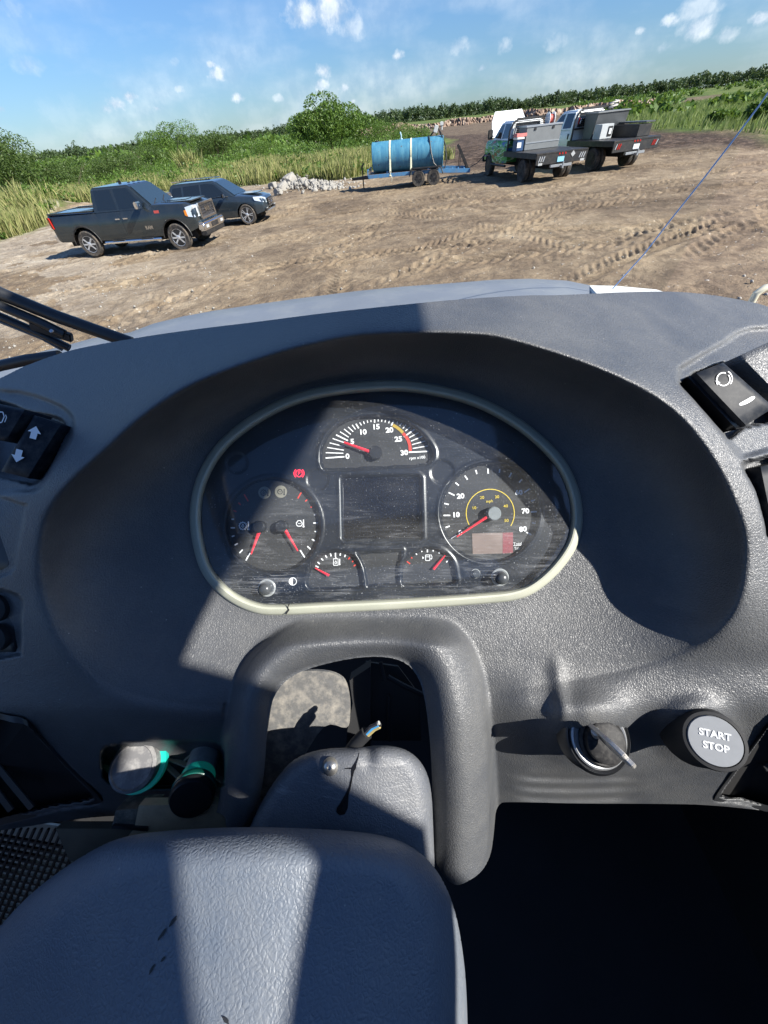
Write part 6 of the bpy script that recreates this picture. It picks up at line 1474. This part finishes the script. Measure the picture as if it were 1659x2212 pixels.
# flatbeds
wrap = bpy.data.materials.new('green and blue vinyl wrap'); wrap.use_nodes = True; t = wrap.node_tree; p = t.nodes['Principled BSDF']; tcx = t.nodes.new('ShaderNodeTexCoord').outputs['Object']
mpp = N(t, 'ShaderNodeMapping'); mpp.inputs['Rotation'].default_value = (0, R(38), 0); mpp.inputs['Scale'].default_value = (1, .2, 3.2); L(t, tcx, mpp.inputs[0]); n = N(t, 'ShaderNodeTexNoise'); n.inputs['Scale'].default_value = 1.6; n.inputs['Detail'].default_value = 2; L(t, mpp.outputs[0], n.inputs['Vector'])
cc = ramp(t, n.outputs[0], [(.30, (.03, .10, .30)), (.40, (.05, .30, .06)), (.47, (.10, .42, .08)), (.52, (.55, .62, .52)), (.56, (.04, .22, .05)), (.64, (.22, .13, .05)), (.70, (.35, .06, .04))]); cc.node.color_ramp.interpolation = 'CONSTANT'; L(t, cc, p.inputs['Base Color']); p.inputs['Roughness'].default_value = .3
RL, RRt = G(1124, 576), G(1227, 562)
def place_flat(o, rl, hd_, sc):
    """rear left outer wheel on rl"""
    u = Vector((math.cos(hd_), math.sin(hd_), 0)); nl = Vector((-u.y, u.x, 0)); c = rl - nl * 1.06 * sc + u * 1.95 * sc; put(o, c.x, c.y, hd_, hz(rl.x, rl.y) - .02, sc); return c
K7 = .23148
P5 = lambda X, Y: (1900 * .5486 + X * K7, 400 * .5486 + Y * K7)
fb1 = flatbed('flatbed service truck with a green and blue wrapped cab and raised white bonnet', M_wht, wrap, False)
rl = G(*P5(362, 765)); hdA = R(90 + 7.5); cA = place_flat(fb1, rl, hdA, 1.08)
hdn = slab(fb1, 'raised_bonnet', [(2.25, .95, 1.50), (2.25, -.90, 1.50), (2.45, -.90, 2.08), (2.62, -.72, 2.44), (2.62, .75, 2.44), (2.45, .94, 2.08)], mat('bright white bonnet', (.82, .83, .84), .35), .05)
fb2 = flatbed('white crew cab flatbed service truck parked behind the wrapped one', M_wht, None, True)
rr2 = G(*P5(1355, 590)); hdB = R(90 + 12); u = Vector((math.cos(hdB), math.sin(hdB), 0)); nl = Vector((-u.y, u.x, 0)); place_flat(fb2, rr2 + nl * 2.2 * 1.08, hdB, 1.12)
def load(truck, name, label, cat, loc, parts, group=None):
    o = empty(name, (0, 0, 0), 0, label, cat, group); M = Matrix.Rotation(truck.rotation_euler.z, 3, 'Z'); o.location = truck.location + M @ (Vector(loc) * truck.scale.x); o.rotation_euler = truck.rotation_euler; o.scale = truck.scale
    for nm, fn, m, bv in parts: fn(MB()).build(nm, m, o, bevel=bv)
    return o
M_galv = mat('dull aluminium box', (.20, .205, .205), .5, .35, var=.15, vscale=5)
load(fb1, 'tool_box', 'long grey aluminium tool box across the bed of the wrapped truck', 'tool box', (-.70, -.15, 1.065), [('case', lambda b: b.box((0, 0, .38), (.75, 1.75, .76)), M_galv, .015), ('lid', lambda b: b.box((0, 0, .79), (.80, 1.82, .06)), M_alu, .012), ('latch', lambda b: b.box((-.39, .45, .70), (.03, .10, .08)).box((-.39, -.45, .70), (.03, .10, .08)), M_vblk, .005), ('stiffener', lambda b: b.box((-.382, 0, .25), (.015, 1.7, .04)), M_alu, 0)])
load(fb1, 'drinks_cooler', 'small blue and white cooler box beside the grey tool box', 'cooler', (-.95, 1.0, 1.065), [('tub', lambda b: b.box((0, 0, .20), (.42, .36, .40)), mat('dark blue plastic', (.03, .07, .16), .4), .03), ('lid', lambda b: b.box((0, 0, .44), (.44, .38, .08)), M_wht, .02), ('sticker', lambda b: b.box((-.214, .05, .22), (.01, .2, .18)), M_wht, 0)])
load(fb1, 'carton', 'red and white carton lying on the cooler of the wrapped truck', 'carton', (-.95, .95, 1.55), [('box', lambda b: b.box((0, 0, .06), (.35, .5, .12)), mat('red and white card', (.55, .18, .16), .6, var=.6, vscale=12), .008)])
load(fb1, 'hose_reel', 'red and white reel of line behind the rack of the wrapped truck', 'reel', (-.30, -.80, 1.90), [('drum', lambda b: b.lathe([(.16, -.12), (.16, .12), (0, .12)], (0, 0, .12), (0, 1, 0), 18), mat('red line', (.4, .07, .05), .6, var=.5, vscale=30), .01), ('flange', lambda b: b.lathe([(.24, 0), (.24, .02), (0, .02)], (0, .12, .12), (0, 1, 0), 18).lathe([(.24, 0), (.24, .02), (0, .02)], (0, -.14, .12), (0, 1, 0), 18), M_wht, 0)])
load(fb2, 'fuel_tank', 'tall dark grey trapezoid fuel tank on the white truck bed', 'fuel tank', (-.62, -.20, 1.065), [('shell', lambda b: b.add([(x, y, z) for z, k in ((0, .30), (.85, .46)) for x, y in ((-k, -.85), (k, -.85), (k, .85), (-k, .85))], [(0, 3, 2, 1), (4, 5, 6, 7), (0, 1, 5, 4), (1, 2, 6, 5), (2, 3, 7, 6), (3, 0, 4, 7)]), mat('dark grey steel', (.10, .105, .11), .45, .4), .015), ('lid', lambda b: b.box((0, 0, .88), (1.0, 1.78, .05)), M_galv, .01)])
load(fb2, 'generator_box', 'white square equipment box with a round edged panel on the white truck bed', 'equipment box', (-1.45, .45, 1.065), [('case', lambda b: b.box((0, 0, .25), (.5, .66, .50)), M_galv if False else mat('off white box', (.45, .46, .46), .45, dirt=(.2, .18, .15, .4), dscale=4), .02), ('panel', lambda b: b.box((-.26, -.16, .25), (.02, .24, .34)), M_vblk, .02), ('panel_centre', lambda b: b.box((-.275, -.16, .25), (.02, .14, .20)), M_wht, .02)])
load(fb2, 'tool_chest', 'black open tool chest at the right rear of the white truck bed', 'tool chest', (-1.9, -.70, 1.065), [('tray', lambda b: b.box((0, 0, .20), (1.7, .7, .40)), M_vblk, .02), ('lid', lambda b: b.box((0, -.2, .46), (1.74, .5, .05)), mat('dark grey steel'), .01)])
load(fb2, 'cylinder_bundle', 'pale hoses and fittings heaped behind the rack of the white truck', 'hose bundle', (-.28, -.72, 1.95), [('coil', lambda b: b.tube([(.12 * math.cos(a), .2 * math.sin(a), .1 + .02 * a) for a in np.linspace(0, 12, 40)], .03, 6), mat('pale hose', (.55, .5, .45), .6, var=.5, vscale=20), 0)])
# cable from the trailer's ramp to the wrapped truck's nose
cb = empty('tow_cable', G(1050, 385), 0, 'thin dark cable running from the trailer ramp to the wrapped truck', 'cable'); cl2 = cb.location.copy()
p0 = Vector(on(tr_.location, hd3, (2.85, -.72, .60))); p1 = Vector(on(fb1.location, hdA, (3.3, .9, 1.0))); MB().tube([p0 - cl2, (p0 * .5 + p1 * .5) - cl2 - Vector((0, 0, .12)), p1 - cl2], .02, 6).build('wire', M_vblk, cb, smooth=True)
